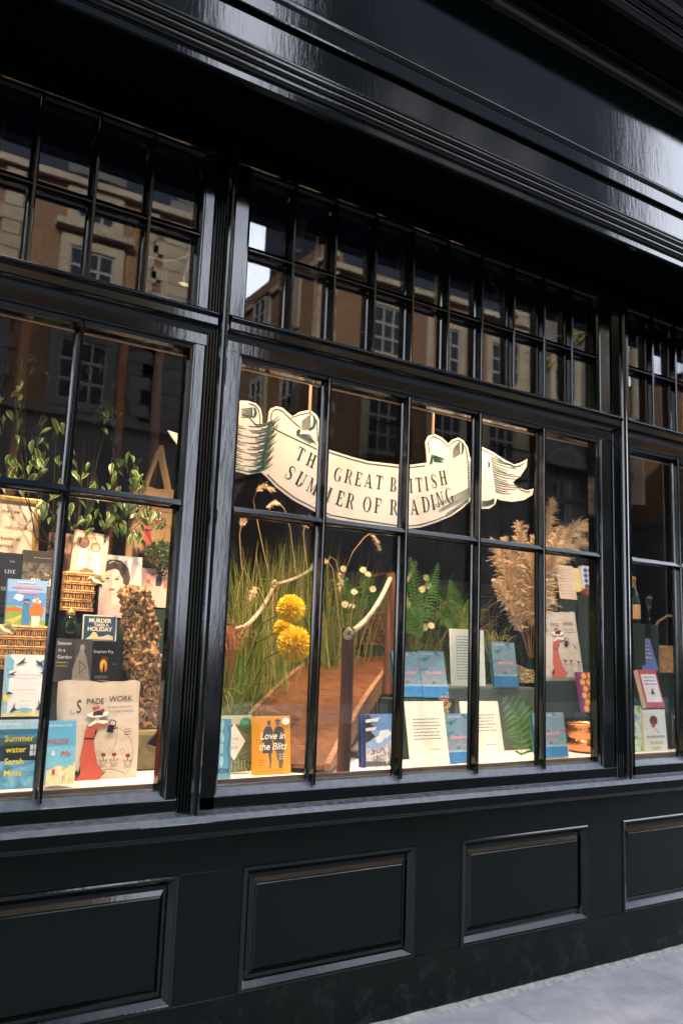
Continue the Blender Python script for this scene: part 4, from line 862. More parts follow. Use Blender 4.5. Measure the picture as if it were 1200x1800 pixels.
book('mustard yellow book titled Love in the Blitz with a walking couple', (449, 1363), 511, 1259, '#d99a22', [
    ('p', '#4a4b52', [(.20, .36), (.48, .36), (.47, .62), (.50, .74), (.44, .82), (.30, .82), (.22, .74), (.20, .6)]), ('e', '#55565e', .38, .88, .055, .045), ('p', '#54555c', [(.36, .36), (.44, .36), (.45, .22), (.42, .12), (.46, .10), (.39, .10), (.40, .2)]),
    ('p', '#474850', [(.52, .40), (.82, .40), (.84, .6), (.80, .78), (.70, .82), (.56, .80), (.50, .7)]), ('e', '#5d5e66', .63, .88, .06, .045), ('p', '#3d3e45', [(.55, .90), (.72, .90), (.68, .94), (.58, .94)]), ('p', '#5b5d66', [(.58, .40), (.80, .40), (.78, .2), (.74, .1), (.66, .1), (.66, .22), (.62, .24)]),
    ('t', '#fbf4e2', 'Love in', .48, .60, .030, {'shear': .25, 'bold': .012}), ('t', '#fbf4e2', 'the Blitz', .48, .42, .029, {'shear': .25, 'bold': .012}), ('n', '#f5e2b0', 3, .66, .9, .25, .33, .003), ('n', '#8a6a20', 3, .08, .26, .16, .24, .0025), ('t', '#9a7a2a', 'EILEEN ALEXANDER', .5, .045, .0075), ('e', '#f4f1ea', .86, .905, .11, .065)], Y=.13, lean=7, t=.04)
book('photo book of a pale city terrace under blue sky with navy spine', (636, 1350), 705, 1256, '#6f96d2', [
    rect('#1f3166', 0, 0, .10, 1), ('p', '#8fb2e2', [(.10, .0), (1, 0), (1, .7), (.10, .7)]), rndpoly('#dce6f4', .6, .62, .10, 11, 2, 2), rndpoly('#e6edf6', .45, .52, .07, 11, 2, 4), rndpoly('#c9d8f0', .8, .45, .08, 11, 1.6, 6), ('p', '~city', [(.10, 0), (1, 0), (1, .40), (.75, .46), (.55, .40), (.4, .34), (.10, .38)]), ('p', '#595c66', [(.10, .02), (.9, .02), (.9, .08), (.10, .12)]),
    ('p', '#2d3530', [(.10, .98), (.18, 1), (.32, .86), (.22, .82), (.36, .72), (.22, .68), (.34, .58), (.2, .5), (.10, .46)]), ('p', '#e8e9ec', [(.10, .90), (.46, .94), (.40, .86), (.10, .84)]), ('p', '#dfe0e4', [(.10, .74), (.38, .76), (.34, .70), (.10, .68)])]+[('l', '#4d4f58', .003, [(.30+.08*i, .08), (.30+.08*i, .32+.01*i)]) for i in range(8)]+[('l', '#f0f1f3', .004, [(.62, .05), (.62, .42)]), ('l', '#f0f1f3', .004, [(.72, .05), (.72, .44)]), ('l', '#e8e9ec', .005, [(.10, .2), (.52, .26)])], z=ZF, lean=5, t=.03, spine='#1b2c60')
CARDC = '#eaf0e2'
def textcard(label, BL, BRx, TLy, **kw):
    n = kw.pop('n', 7); v0, v1 = kw.pop('v', (.42, .72)); sig = kw.pop('sig', True)
    sh = [('n', '#55604f', n, .16, .86, v0, v1, .0038)]
    if sig: sh += [('n', '#55604f', 1, .56, .82, .26, .26, .0035)]
    book(label, BL, BRx, TLy, CARDC, sh, board=True, t=.006, name='text_card', cat='card', **kw)
textcard('large pale text card in front of the blue books', (722, 1351), 791, 1233, z=ZF, lean=12)
textcard('pale text card beside the green fern leaf', (820, 1340), 888, 1233, z=ZF, lean=12, v=(.50, .76), n=6)
BLUEB = lambda: [rect('~sky', 0, .24, 1, 1), rect('~water', 0, 0, 1, .25), rect('#9cc0d4', 0, .235, 1, .27), ('n', '#d8e8ee', 1, .12, .62, .93, .93, .004), ('n', '#e3a2ac', 1, .2, .86, .50, .50, .014), ('t', '#e58f98', 'of Place', .56, .34, .019, {'sx': .85})]
blue = lambda label, BL, BRx, TLy, **kw: book(label, BL, BRx, TLy, '#5f9ab0', BLUEB(), spine='#2b5f6a', group='blue paperbacks with a pink title', **kw)
blue('blue paperback with pink title standing half behind the large text card', (784, 1344), 832, 1255, Y=.13, lean=5)
blue('blue paperback with pink title leaning beside the copper pot', (944, 1333), 999, 1253, Y=.11, lean=10)
blue('blue paperback with pink title, right one of the pair on the step', (744, 1226), 789, 1144, Y=.33, lean=14)
blue('blue paperback with pink title, left one of the pair on the step', (697, 1225), 743, 1145, Y=.335, lean=14)
blue('blue paperback with pink title on the upper step before the pampas vase', (870, 1207), 911, 1128, Y=.44, lean=9)
blue('blue paperback with pink title glimpsed between bridge post and glazing bar', (684, 1224), 697, 1146, Y=.40, lean=12, under='partly hidden blue paperback') if False else None
textcard('tall narrow text card standing on the upper step', (793, 1206), 853, 1105, Y=.46, lean=4, n=16, v=(.12, .86), sig=False)
a, b = at(697, 1226, .33), at(790, 1226, .33)
m = MB(); m.box((a.x-.03, a.y, ZF+.0005), (b.x+.04, a.y+.11, a.z-.006), GREENCLOTH); tag(m.build('display_step', bevel=.006), 'dark cloth covered step under the pair of blue paperbacks', 'display step')
a, b = at(793, 1207, .45), at(945, 1200, .45)
SLATE = mat('grey_green_step_paint', (.10, .13, .12), .6, noise=.15, nscale=9)
m = MB(); m.box((a.x-.02, a.y+.002, ZF+.0005), (b.x+.02, a.y+.35, a.z-.006), SLATE); tag(m.build('display_step', bevel=.006), 'grey green step carrying the tall text card and a blue paperback', 'display step')
book('bright floral notebook with purple edge and white label', (1026, 1253), 1062, 1181, '#7a2f78', [('e', '#eaa32a', .15+.3*(i % 3)+.1*(i//3 % 2), .1+.16*(i//3), .13, .08) for i in range(18)]+[('e', '#f0c860', .15+.3*(i % 3)+.1*(i//3 % 2), .1+.16*(i//3), .05, .03) for i in range(18)]+[rect('#e6cfd6', .42, .40, 1, .72)], Y=.40, lean=12, under='bright floral notebook')
book('green leafy book at the left edge of the right window', (1107, 1321), 1132, 1241, '#7ea66a', [rect('~flor', 0, 0, 1, 1)], Y=.17, lean=4)
book('white book with a russet flower drawing in the right window', (1134, 1322), 1173, 1248, '#dde3dc', [('e', '#7a4a34', .45, .74, .18, .12), rndpoly('#5d3427', .45, .78, .10, 9, 1.6, 3), ('e', '#c23a52', .42, .62, .08, .05), ('l', '#b8566a', .004, [(.45, .6), (.55, .5), (.68, .44)]), ('n', '#9b9d94', 1, .1, .95, .32, .32, .015), ('n', '#cdb678', 1, .22, .82, .17, .17, .018), ('n', '#d2bb6c', 1, .3, .7, .05, .05, .016)], Y=.15, lean=4, t=.03, spine='#c8c4a4')
book('dark book with a gold strip behind the white flower book', (1173, 1319), 1204, 1246, '#23292e', [('l', '#b58b3c', .005, [(.3, .1), (.4, .9)]), rndpoly('#8d949a', .6, .3, .14, 9, .5, 3), rndpoly('#c9a94e', .5, .8, .06, 9, .8, 3)], Y=.19, lean=4)
book('blue book with orange title lines in the right window', (1130, 1178), 1157, 1121, '#3c4f9e', [('n', '#e0a060', 1, .22, .84, .74, .74, .010), ('n', '#e0a060', 1, .22, .84, .62, .62, .010), ('n', '#e0a060', 1, .22, .84, .50, .50, .010), ('n', '#e0a060', 1, .22, .84, .37, .37, .010), ('n', '#8f9fe0', 1, .2, .8, .90, .90, .003)], Y=.42, lean=18, t=.03, spine='#8790b8', under='blue book in the right window')
book('red bordered white book with a leaping figure in the right window', (1136, 1244), 1168, 1177, '#b8323c', [rect('#e8e8ee', .10, .14, .92, .88), ('n', '#7a86ac', 1, .2, .84, .78, .78, .009), ('n', '#7a86ac', 1, .2, .84, .69, .69, .009), ('n', '#7a86ac', 1, .2, .84, .60, .60, .009), ('p', '#5a3a34', [(.46, .28), (.54, .36), (.66, .34), (.58, .42), (.62, .52), (.54, .46), (.48, .52), (.47, .42), (.36, .36), (.46, .36)])], Y=.30, lean=16, t=.035, spine='#d8d2cc', under='red bordered white book')
book('pale page with lines of print standing high at the right of the middle window', (984, 1052), 1014, 992, '#d8c8b8', [('n', '#a08c80', 9, .12, .9, .15, .86, .003)], Y=.60, lean=10, board=True, t=.004, name='printed_page', cat='card', under='pale printed page')
book('small cream card beside the pale printed page', (1012, 1040), 1030, 998, '#e8dc9a', [('n', '#c0b070', 3, .2, .8, .4, .7, .003)], Y=.64, lean=10, board=True, t=.004, name='cream_card', cat='card', under='small cream card')
book('small blue and white patterned box high at the right of the middle window', (1026, 1036), 1052, 994, '#e2e6ee', [('e', '#3a56b8', .2+.3*(i % 3), .15+.22*(i//3), .13, .09) for i in range(12)], Y=.62, lean=8, board=True, t=.03, name='patterned_box', cat='box', under='blue and white box')
book('small gilt edged frame behind the right hand tote bag', (957, 1072), 979, 1043, '#8a6a2a', [rect('#2c3a2a', .1, .1, .9, .9), rect('#d9c9b0', .15, .5, .85, .9)], Y=.58, lean=6, board=True, t=.015, name='picture_frame', cat='frame', under='small gilt edged frame')
# ================================================================== FOOTBRIDGE
TH = R(45); BA = Vector((math.sin(TH), math.cos(TH), 0)); BL_ = Vector((-math.cos(TH), math.sin(TH), 0)); RF = Vector((1.95, .232, 0)); BWID = .50
def bz(s): return 1.0+.34*s-.055*s*s
def bpt(s, l, dz=0): p = RF+BA*s+BL_*l; return Vector((p.x, p.y, bz(s)+dz))
br = thing('footbridge', 'arched brown wooden footbridge with rope handrails in the middle window', 'footbridge', (RF.x, RF.y, ZF))
NP = 22; LB = 2.05
for i in range(NP):
    s0, s1 = LB*i/NP+.0008, LB*(i+1)/NP-.0008
    m = MB(); o_ = rnd.uniform(-.004, .004); d = rnd.uniform(0, .0015)
    P = [bpt(s0, o_, d), bpt(s1, o_, d), bpt(s1, BWID+o_, d), bpt(s0, BWID+o_, d)]; Q = [p-Vector((0, 0, .018)) for p in P]
    m.face([P[0], P[1], P[2], P[3]], DECK); m.face(Q[::-1], DECK)
    for j in range(4): m.face([P[j], Q[j], Q[(j+1) % 4], P[(j+1) % 4]], DECK)
    m.build('plank', br)
for l0, l1 in ((-.030, -.004), (BWID+.004, BWID+.030)):       # curved side beams
    m = MB(); rows = []
    for i in range(19):
        s = LB*i/18; t_ = .012; b_ = -.095 if s > .3 else -.018-.26*s
        zb = max(ZF+.002-bz(s), b_)
        rows.append([bpt(s, l0, t_), bpt(s, l1, t_), bpt(s, l1, zb), bpt(s, l0, zb)])
    m.grid(rows, PALEWOOD, False, True); m.face(rows[0][::-1], PALEWOOD); m.face(rows[-1], PALEWOOD); m.build('side_beam', br)
def post(base, top, r=.019, name='post'):
    m = MB(); m.tube([base, (Vector(base)+Vector(top))/2+Vector((.004, 0, 0)), top], [r*1.05, r, r*.96], DARKWOOD, 10); m.build(name, br)
def near(px, py, base):                            # point over a base position at pixel height py
    lo, hi = 0, 2
    for _ in range(40):
        mid = (lo+hi)/2
        if pj(Vector((base.x, base.y, ZF+mid)))[1] > py: lo = mid
        else: hi = mid
    return Vector((base.x, base.y, ZF+lo))
pr = []
for px, py, s, l in ((605, 1104, .10, -.10), (684, 1008, .92, -.06), (735, 986, 1.50, -.06)):
    # slide along the right side of the deck until the post stands behind the given pixel column
    best = min(((abs(pj(bpt(q/100, l, .3))[0]-px), q/100) for q in range(-5, 230)))[1]
    b = bpt(best, l, -.05); b.z = max(ZF, b.z-.05) if best < .4 else b.z-.05
    t_ = near(px, py, b); post(b, t_, .029); pr.append(t_)
pl = []
for px, py, l in ((478, 1020, BWID+.10), (548, 992, BWID+.10), (402, 1096, BWID+.10)):
    best = min(((abs(pj(bpt(q/100, l, .3))[0]-px), q/100) for q in range(-40, 230)))[1]
    b = bpt(max(best, 0), l, -.05); b = bpt(best, l, -.05) if best >= 0 else Vector((*(RF+BA*best+BL_*l).xy, ZF)); b.z = max(ZF, b.z-.1)
    t_ = near(px, py, b); post(b, t_, .025); pl.append(t_)
def twist(pts, r, name, parent, mt=ROPE):
    """a three strand laid rope"""
    pts = [Vector(p) for p in pts]; m = MB()
    L = [0]
    for a, b in zip(pts, pts[1:]): L.append(L[-1]+(b-a).length)
    N = max(12, int(L[-1]/.006))
    def smp(d):
        for i in range(len(pts)-1):
            if d <= L[i+1] or i == len(pts)-2: t = (d-L[i])/(L[i+1]-L[i]); return pts[i].lerp(pts[i+1], t), (pts[i+1]-pts[i]).normalized()
    for k in range(3):
        q = []
        for i in range(N+1):
            d = L[-1]*i/N; p, t = smp(d); a = t.cross(Vector((0, 1, .2))).normalized(); b = t.cross(a); ph = d/.045*6.283+k*2.094
            q.append(p+(a*math.cos(ph)+b*math.sin(ph))*r*.52)
        m.tube(q, r*.56, mt, 6)
    return m.build(name, parent)
def sag(a, b, d, n=10): return [a.lerp(b, i/n)-Vector((0, 0, d*4*(i/n)*(1-i/n))) for i in range(n+1)]
dn = Vector((0, 0, -.025))
twist(sag(pr[0]+dn, pr[1]+dn, .055), .0125, 'handrail_rope', br); twist(sag(pr[1]+dn, pr[2]+dn*2, .08), .0125, 'handrail_rope', br)
twist(sag(pl[2]+dn, pl[0]+dn, .08), .0125, 'handrail_rope', br); twist(sag(pl[0]+dn, pl[1]+dn, .02), .0125, 'handrail_rope', br)
far = pr[2]+BA*.3; twist(sag(pr[2]+dn*2, far+Vector((0, 0, -.35)), .02), .0125, 'handrail_rope', br)
for t_ in (pr[0], pl[0], pl[1], pr[2]):            # knotted rope ends
    m = MB(); c = t_+dn+Vector((-.018, -.024, 0))
    m.tube([c+Vector((math.cos(a)*.016, -.006+.004*math.sin(a*2), math.sin(a)*.018)) for a in [6.283*i/12*1.3 for i in range(13)]], .011, ROPE, 7); m.build('rope_knot', br)

# ================================================================== PLANTS
def arc(base, dx, dy, h, n=7, droop=.5):
    """a blade: rises to h, leans by (dx, dy), its tip drooping"""
    b = Vector(base); out = []
    for i in range(n+1):
        t = i/n; out.append(b+Vector((dx*t**1.7, dy*t**1.7, h*(t-droop*.45*t**3))))
    return out
def grass(name, label, centre, spread, count, hmin, hmax, wd, lean, mats, cat='grass', depth=None, seed=3, droop=.5, bias=(0, 0)):
    g = random.Random(seed); t = thing(name, label, cat, centre); m = MB(); c = Vector(centre); dp = depth or spread
    for i in range(count):
        b = c+Vector((g.gauss(0, spread), g.gauss(0, dp), 0)); h = g.uniform(hmin, hmax); a = g.uniform(0, 6.283); L = lean*g.uniform(.1, 1)*h
        m.ribbon(arc(b, math.cos(a)*L+bias[0]*h, math.sin(a)*L*.6+bias[1]*h, h, 7, droop*g.uniform(.3, 1.5)), wd*g.uniform(.6, 1.3), g.choice(mats))
    m.build('blades', t, kind='stuff'); return t
GM = [GRASSA, GRASSA, GRASSB, GRASSB, GRASSC]
def fl(px, py, Y): p = at(px, py, Y); return p
def base_on_floor(px, Y): p = at(px, 1200, Y); return (p.x, p.y, ZF)
grass('tall_grass', 'tall green and yellow ornamental grass left of the footbridge', base_on_floor(432, 1.15), .11, 430, .7, 1.25, .005, .35, GM, depth=.10, seed=3, droop=.25)
grass('tall_grass', 'dense upright green grass behind the yellow pompom flowers', base_on_floor(508, 1.62), .09, 260, .85, 1.35, .006, .16, GM, depth=.08, seed=5, droop=.12)
grass('drooping_grass', 'arching pale grass tuft hanging over the bridge edge by the yellow book', base_on_floor(398, .66), .05, 110, .35, .70, .0055, .75, [GRASSA, GRASSB, GRASSB], depth=.05, seed=8, droop=1.1)
grass('leafy_grass', 'thick dark grass at the left edge of the middle window', base_on_floor(385, .80), .06, 220, .3, .8, .006, .35, [GRASSA, GRASSA, FERN, GRASSB], depth=.09, seed=9, droop=.5)
grass('tall_grass', 'tall lit grass filling the gap behind the bridge below the banner', base_on_floor(585, 1.42), .09, 240, .75, 1.3, .006, .3, GM, depth=.08, seed=31, droop=.3)
grass('wispy_grass', 'straw and green wispy grass behind the rear bridge post', base_on_floor(722, 1.42), .12, 200, .7, 1.2, .005, .4, [GRASSA, GRASSC, FERN, GRASSB], depth=.08, seed=32, droop=.5)
a = at(408, 1120, .60)
grass('russet_grass', 'russet dry grass tuft at the left edge of the middle window', (a.x, a.y, a.z-.06), .02, 120, .1, .24, .003, 1.0, [RUSSET, RUSSET, STEM], seed=12, droop=1.2)
def foxtail(label, pts, Y, seed=1):
    g = random.Random(seed); q = [at(x, y, Y) for x, y in pts]; t = thing('foxtail_grass', label, 'dried grass', (q[0].x, Y, q[0].z))
    m = MB(); m.tube(q, .003, STEM, 5); m.build('stem', t)
    m = MB(); hd = q[len(q)//2:]
    for i in range(len(hd)-1):
        for k in range(60):
            p = hd[i].lerp(hd[i+1], g.random()); d = Vector((g.gauss(0, 1), g.gauss(0, 1), g.gauss(0, 1))).normalized()*g.uniform(.012, .028)+(hd[i+1]-hd[i]).normalized()*.012
            m.ribbon([p, p+d*.6, p+d], .0026, g.choice([PAMPAS, PAMPASD, PAMPAS]))
    m.build('seed_head', t, kind='stuff')
foxtail('curved tan foxtail under the left end of the banner', [(470, 1000), (455, 930), (445, 880), (452, 862), (466, 854), (478, 862)], .9, 2)
foxtail('tan foxtail drooping below the banner fold', [(520, 1010), (510, 930), (500, 895), (492, 886), (483, 884), (474, 890)], .95, 3)
foxtail('tan foxtail hanging below the banner beside the first glazing bar', [(540, 1000), (535, 960), (533, 935), (536, 925), (541, 918), (546, 912)], .95, 4)
foxtail('tan foxtail tilting right below the middle of the banner', [(600, 1020), (620, 970), (640, 945), (650, 938), (660, 950), (666, 966)], 1.1, 5)
foxtail('small tan foxtail left of the rope handrail', [(470, 1080), (462, 1050), (455, 1035), (450, 1032), (446, 1040), (441, 1052)], .75, 6)
foxtail('thick tan foxtail arching behind the first glazing bar', [(600, 1130), (592, 1060), (585, 1000), (578, 990), (570, 985), (562, 988)], 1.2, 7)
foxtail('thin tan foxtail arching towards the white daisies', [(575, 1000), (580, 978), (590, 985), (596, 1005), (598, 1022), (597, 1035)], 1.2, 9)
foxtail('tan foxtail at the left edge of the middle window', [(425, 1000), (422, 960), (421, 940), (424, 925), (429, 915), (432, 905)], .9, 8)
def pompom(label, px, py, Y, r, seed):
    g = random.Random(seed); c = at(px, py, Y); t = thing('pompom_flower', label, 'flower', (c.x, c.y, c.z-r), group='yellow pompom flowers by the bridge')
    m = MB(); m.lathe([(.001, -r*.66), (r*.5, -r*.45), (r*.66, 0), (r*.5, r*.45), (.001, r*.66)], c, POM, 14); m.build('flower_core', t)
    m = MB(); N = 900
    for i in range(N):
        z = 1-2*(i+.5)/N; a = i*2.39996; s = math.sqrt(1-z*z); d = (Vector((s*math.cos(a), s*math.sin(a), z))+Vector((g.gauss(0, .03), g.gauss(0, .03), g.gauss(0, .03)))).normalized()
        sd = d.cross(Vector((g.gauss(0, 1), g.gauss(0, 1), g.gauss(0, 1)))).normalized(); L = r*g.uniform(.9, 1.06); up_ = d.cross(sd)*.08*r
        m.ribbon([c+d*r*.45, c+d*L*.8+up_*.4, c+d*L], [.004, .0085, .0035], g.choice([POM, POM, POMT]), sd)
    m.build('petals', t, kind='stuff')
    m = MB(); m.tube([(c.x, c.y+.01, c.z), (c.x-.08, c.y+.16, c.z-.08), (c.x-.22, c.y+.34, ZF)], .004, GRASSA, 6); m.build('stem', t)
pompom('upper yellow pompom chrysanthemum beside the rope post', 511, 1070, .66, .076, 1)
pompom('lower front yellow pompom chrysanthemum resting over the bridge deck', 518, 1132, .60, .092, 2)
pompom('dim yellow pompom chrysanthemum between the two brighter ones', 498, 1106, .84, .055, 3)

def leaf_mesh(name, L, W_, m1, m2):
    m = MB(); n = 7
    def outl(k): return [(k*W_/2*math.sin(math.pi*min(1, (i/n)**.8))*(1-.25*(i/n)), i/n) for i in range(n+1)]
    L_, R_ = outl(-1), outl(1)
    for sc, mt, dz in ((1, m2, 0), (.76, m1, .0012)):
        for i in range(n):
            c0, c1 = (0, L*(.5+(L_[i][1]-.5)*(sc*.2+.8)), .0), (0, L*(.5+(L_[i+1][1]-.5)*(sc*.2+.8)), .0)
            dr = lambda t: -.28*L*t*t
            for q in (L_, R_):
                a = (q[i][0]*sc, L*(.5+(q[i][1]-.5)*(sc*.2+.8)), abs(q[i][0]*sc)*.35+dz); b = (q[i+1][0]*sc, L*(.5+(q[i+1][1]-.5)*(sc*.2+.8)), abs(q[i+1][0]*sc)*.35+dz)
                P = [(p[0], p[1], p[2]+dz*(p[0] == 0)+dr(p[1]/L)) for p in (c0, c1, b, a)]
                m.face(P if q is R_ else P[::-1], mt, True)
    return m.mesh(name)
LM = leaf_mesh('leaf', .075, .034, LEAFG, LEAFC); LM2 = leaf_mesh('leaf', .06, .026, LEAFG, LEAFC); LM3 = leaf_mesh('leaf', .065, .028, LEAFG, LEAFG)
TWIG = mat('dark_twig', (.022, .016, .009), .8); fy = .66; fb = Vector((at(150, 900, fy).x, fy+DY+.12, ZF))
fic = thing('variegated_fig_plant', 'leafy variegated fig plant with cream edged leaves in the left window', 'plant', fb)
g = random.Random(4)
tips = []
CL = [(192, 722, 15, 20), (100, 748, 12, 16), (28, 745, 12, 24), (215, 815, 16, 22), (240, 838, 12, 14), (165, 850, 16, 22), (60, 800, 14, 26), (20, 830, 12, 24), (205, 900, 18, 24), (238, 890, 14, 16), (170, 905, 14, 18), (110, 820, 10, 22), (140, 890, 12, 20), (85, 890, 14, 20), (230, 925, 12, 16), (40, 690, 8, 26), (160, 700, 6, 18), (60, 640, 8, 24), (185, 640, 5, 16), (225, 870, 10, 16), (262, 905, 8, 12)]
m = MB()
for cx, cy, nn, sp in CL:
    c = at(cx, cy, fy+g.uniform(-.06, .12)); mid = fb.lerp(c, .55)+Vector((g.uniform(-.05, .05), 0, .12)); m.tube([Vector((fb.x, fb.y, min(c.z-.1, 1.9))), mid if mid.z > 1.9 else Vector((mid.x, mid.y, 1.95)), c], [.004, .003, .0015], TWIG, 6)
m.tube([fb, fb+Vector((.01, 0, .5)), Vector((fb.x, fb.y, 2.45))], [.011, .009, .005], TWIG, 8); m.build('stem', fic)
for cx, cy, nn, sp in CL:
    for k in range(int(nn*1.15)):
        o = bpy.data.objects.new('leaf', g.choice([LM, LM, LM2, LM2, LM3])); C.objects.link(o); o.parent = fic; o.matrix_parent_inverse = wm(fic).inverted()
        o.location = at(cx+g.gauss(0, sp*.8), cy+g.gauss(0, sp*.7), fy+g.uniform(-.10, .16)); sc = g.uniform(.72, 1.1); o.scale = (sc, sc, sc)
        o.rotation_euler = Euler((R(g.uniform(-75, -25)), R(g.uniform(-35, 35)), R(g.uniform(100, 260))))
PALM = mat('bright_palm_green', (.11, .30, .05), .4)
def frond(m, pts, ll, mt, n=34, wd=.010, down=.15, twist_=0, both=True, side=Vector((1, 0, 0))):
    pts = [Vector(p) for p in pts]; N = len(pts)-1
    m.tube(pts, .0022, mt, 5)
    for i in range(n):
        f = (i+.5)/n*N; k = min(int(f), N-1); p = pts[k].lerp(pts[k+1], f-k); t = (pts[k+1]-pts[k]).normalized(); L = ll*math.sin(math.pi*(.12+.86*(i+.5)/n))**.8
        sd = t.cross(Vector((0, -1, 0))).normalized(); L *= rnd.uniform(.85, 1.1)
        for s in ((1, -1) if both else (1,)):
            d = (sd*s+t*.45+Vector((0, -.25, -down))).normalized()
            m.ribbon([p, p+d*L*.5+Vector((0, 0, .004)), p+d*L], [wd*.7, wd, wd*.15], mt)
def fern(label, base, fr, Y, ll, mt, name='fern_plant', wd=.010, n=34, cat='fern'):
    b = Vector(base); t = thing(name, label, cat, b)
    for tip, bend in fr:
        q = at(*tip, Y); c = at(*bend, Y)
        pts = [b*(1-u)**2+c*2*u*(1-u)+q*u*u for u in [i/8 for i in range(9)]]
        m = MB(); frond(m, pts, ll, mt, n, wd); m.build('frond', t)
b_ = at(800, 1110, .85)
fern('bright green fern fronds behind the tall text card', b_, [((700, 1070), (760, 1060)), ((745, 1012), (775, 1040)), ((765, 1080), (790, 1075)), ((838, 1045), (815, 1050)), ((850, 1085), (825, 1070)), ((790, 1020), (798, 1060))], .85, .075, FERN, wd=.006, n=24)
a = at(885, 1335, .17)
fern('green palm leaf curving beside the pale text card', (at(915, 1325, .20).x, .2+DY, ZF), [((884, 1228), (925, 1270))], .17, .15, PALM, 'palm_leaf', .015, 11, 'leaf')
fern('dark green foliage between the palm leaf and the glazing bar', (at(935, 1320, .34).x, .34+DY, ZF), [((918, 1225), (930, 1260)), ((945, 1235), (940, 1260)), ((900, 1245), (920, 1265)), ((958, 1260), (945, 1280))], .33, .06, FERN, 'fern_plant', .012, 22)
a = at(870, 1128, .56)
grass('striped_grass', 'yellow green striped grass behind the upper blue paperback', (a.x, a.y, a.z-.12), .022, 60, .16, .34, .008, .7, [GRASSB, GRASSB, GRASSC, GRASSA], seed=21, droop=.9)
a = at(820, 1110, 1.0)
grass('dry_grass', 'straw coloured wispy dry grass behind the green fern', (a.x, a.y, a.z-.1), .06, 160, .2, .48, .003, .8, [STEM, GRASSC, PAMPASD], seed=22, droop=.8)
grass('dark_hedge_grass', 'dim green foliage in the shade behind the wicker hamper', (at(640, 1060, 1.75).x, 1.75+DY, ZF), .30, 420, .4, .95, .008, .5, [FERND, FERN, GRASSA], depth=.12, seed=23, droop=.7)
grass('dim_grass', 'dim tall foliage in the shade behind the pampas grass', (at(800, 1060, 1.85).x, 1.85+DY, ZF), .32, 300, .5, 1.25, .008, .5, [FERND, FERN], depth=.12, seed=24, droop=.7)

# pampas in a green glass vase
vb = at(933, 1202, .60); vz = vb.z
vs = thing('glass_vase', 'green glass vase holding the pampas plumes', 'vase', vb)
m = MB(); m.lathe([(.001, 0), (.036, .002), (.045, .03), (.040, .08), (.026, .12), (.024, .15), (.030, .162), (.026, .160), (.020, .14), (.034, .07), (.038, .02), (.001, .008)], vb, BOTTLE, 20); m.build('vase_body', vs)
pg = thing('pampas_grass', 'big bunch of tan pampas plumes in the green glass vase', 'dried grass', vb+Vector((0, 0, .15)))
g = random.Random(7)
PL = [((866, 952), (905, 1040), .075), ((888, 950), (915, 1040), .085), ((912, 922), (925, 1030), .09), ((938, 950), (935, 1050), .10), ((968, 880), (950, 1000), .085), ((985, 930), (955, 1010), .08), ((1042, 938), (985, 870), .085), ((1035, 965), (990, 905), .06), ((960, 985), (945, 1060), .09), ((925, 985), (925, 1070), .09), ((870, 1020), (905, 1060), .05), ((1045, 1100), (985, 1000), .045)]
for k, (tip, bend, wdt) in enumerate(PL):
    Y = .60+g.uniform(-.05, .12); b = vb+Vector((g.gauss(0, .006), g.gauss(0, .006), .10)); q = at(*tip, Y); c = at(*bend, Y)
    pts = [b*(1-u)**2+c*2*u*(1-u)+q*u*u for u in [i/16 for i in range(17)]]
    m = MB(); m.tube(pts, .0025, STEM, 5)
    for j in range(1050):
        f = g.uniform(.30, 1)*16; i = min(int(f), 15); p = pts[i].lerp(pts[i+1], f-i); t = (pts[i+1]-pts[i]).normalized(); v = (f/16-.30)/.70
        d = (t*1.15+Vector((g.gauss(0, .55), g.gauss(0, .45), g.gauss(0, .4)))).normalized(); L = 1.35*wdt*(.55+.9*math.sin(math.pi*min(1, v*.85+.1)))*g.uniform(.5, 1.1)*(1-.35*v)
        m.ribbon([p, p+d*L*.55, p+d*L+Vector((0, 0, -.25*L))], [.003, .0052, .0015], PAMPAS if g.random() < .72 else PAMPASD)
    m.build('plume', pg, kind='stuff')
def daisies(label, pts, Y, r, seed, name='daisy_bunch'):
    g = random.Random(seed); c0 = at(*pts[0], Y); t = thing(name, label, 'flowers', (c0.x, Y+.05, c0.z-.3))
    st = MB()
    for x, y in pts:
        c = at(x, y, Y+g.uniform(-.05, .05)); m = MB(); tilt = Vector((g.gauss(-.3, .4), -1, g.uniform(.1, .9))).normalized(); a = tilt.cross(Vector((0, 0, 1))).normalized(); b = tilt.cross(a)
        for k in range(13):
            an = 6.283*k/13+g.uniform(-.1, .1); d = (a*math.cos(an)+b*math.sin(an)+tilt*.25).normalized(); m.ribbon([c, c+d*r*.6, c+d*r], [.004, .009, .004], DAISY, d.cross(tilt))
        m.lathe([(.001, -.004), (.007, -.003), (.008, .002), (.001, .007)], c+tilt*.003, POM, 8); m.build('flower_head', t)
        st.tube([c, c+Vector((0, .03, -.12)), Vector((c0.x+g.uniform(-.06, .06), c0.y+.06, c0.z-.32))], .002, GRASSA, 5)
        for k in range(5): q = c+Vector((g.uniform(-.06, .06), .03, -.05-g.random()*.2)); st.ribbon([q, q+Vector((g.uniform(-.05, .05), 0, .03)), q+Vector((g.uniform(-.08, .08), 0, .02))], [.008, .018, .003], FERN)
    st.build('stems', t, kind='stuff')
daisies('white daisies behind the bridge beside the rope handrail', [(603, 1000), (646, 1010), (655, 1036), (622, 1041), (606, 1062), (618, 1066), (638, 1002), (700, 1040)], 1.35, .024, 2)
daisies('white flowers behind the rear bridge post', [(748, 1016), (752, 1030), (742, 1036), (712, 1052), (716, 1062), (746, 1103), (757, 1100)], 1.2, .026, 6)
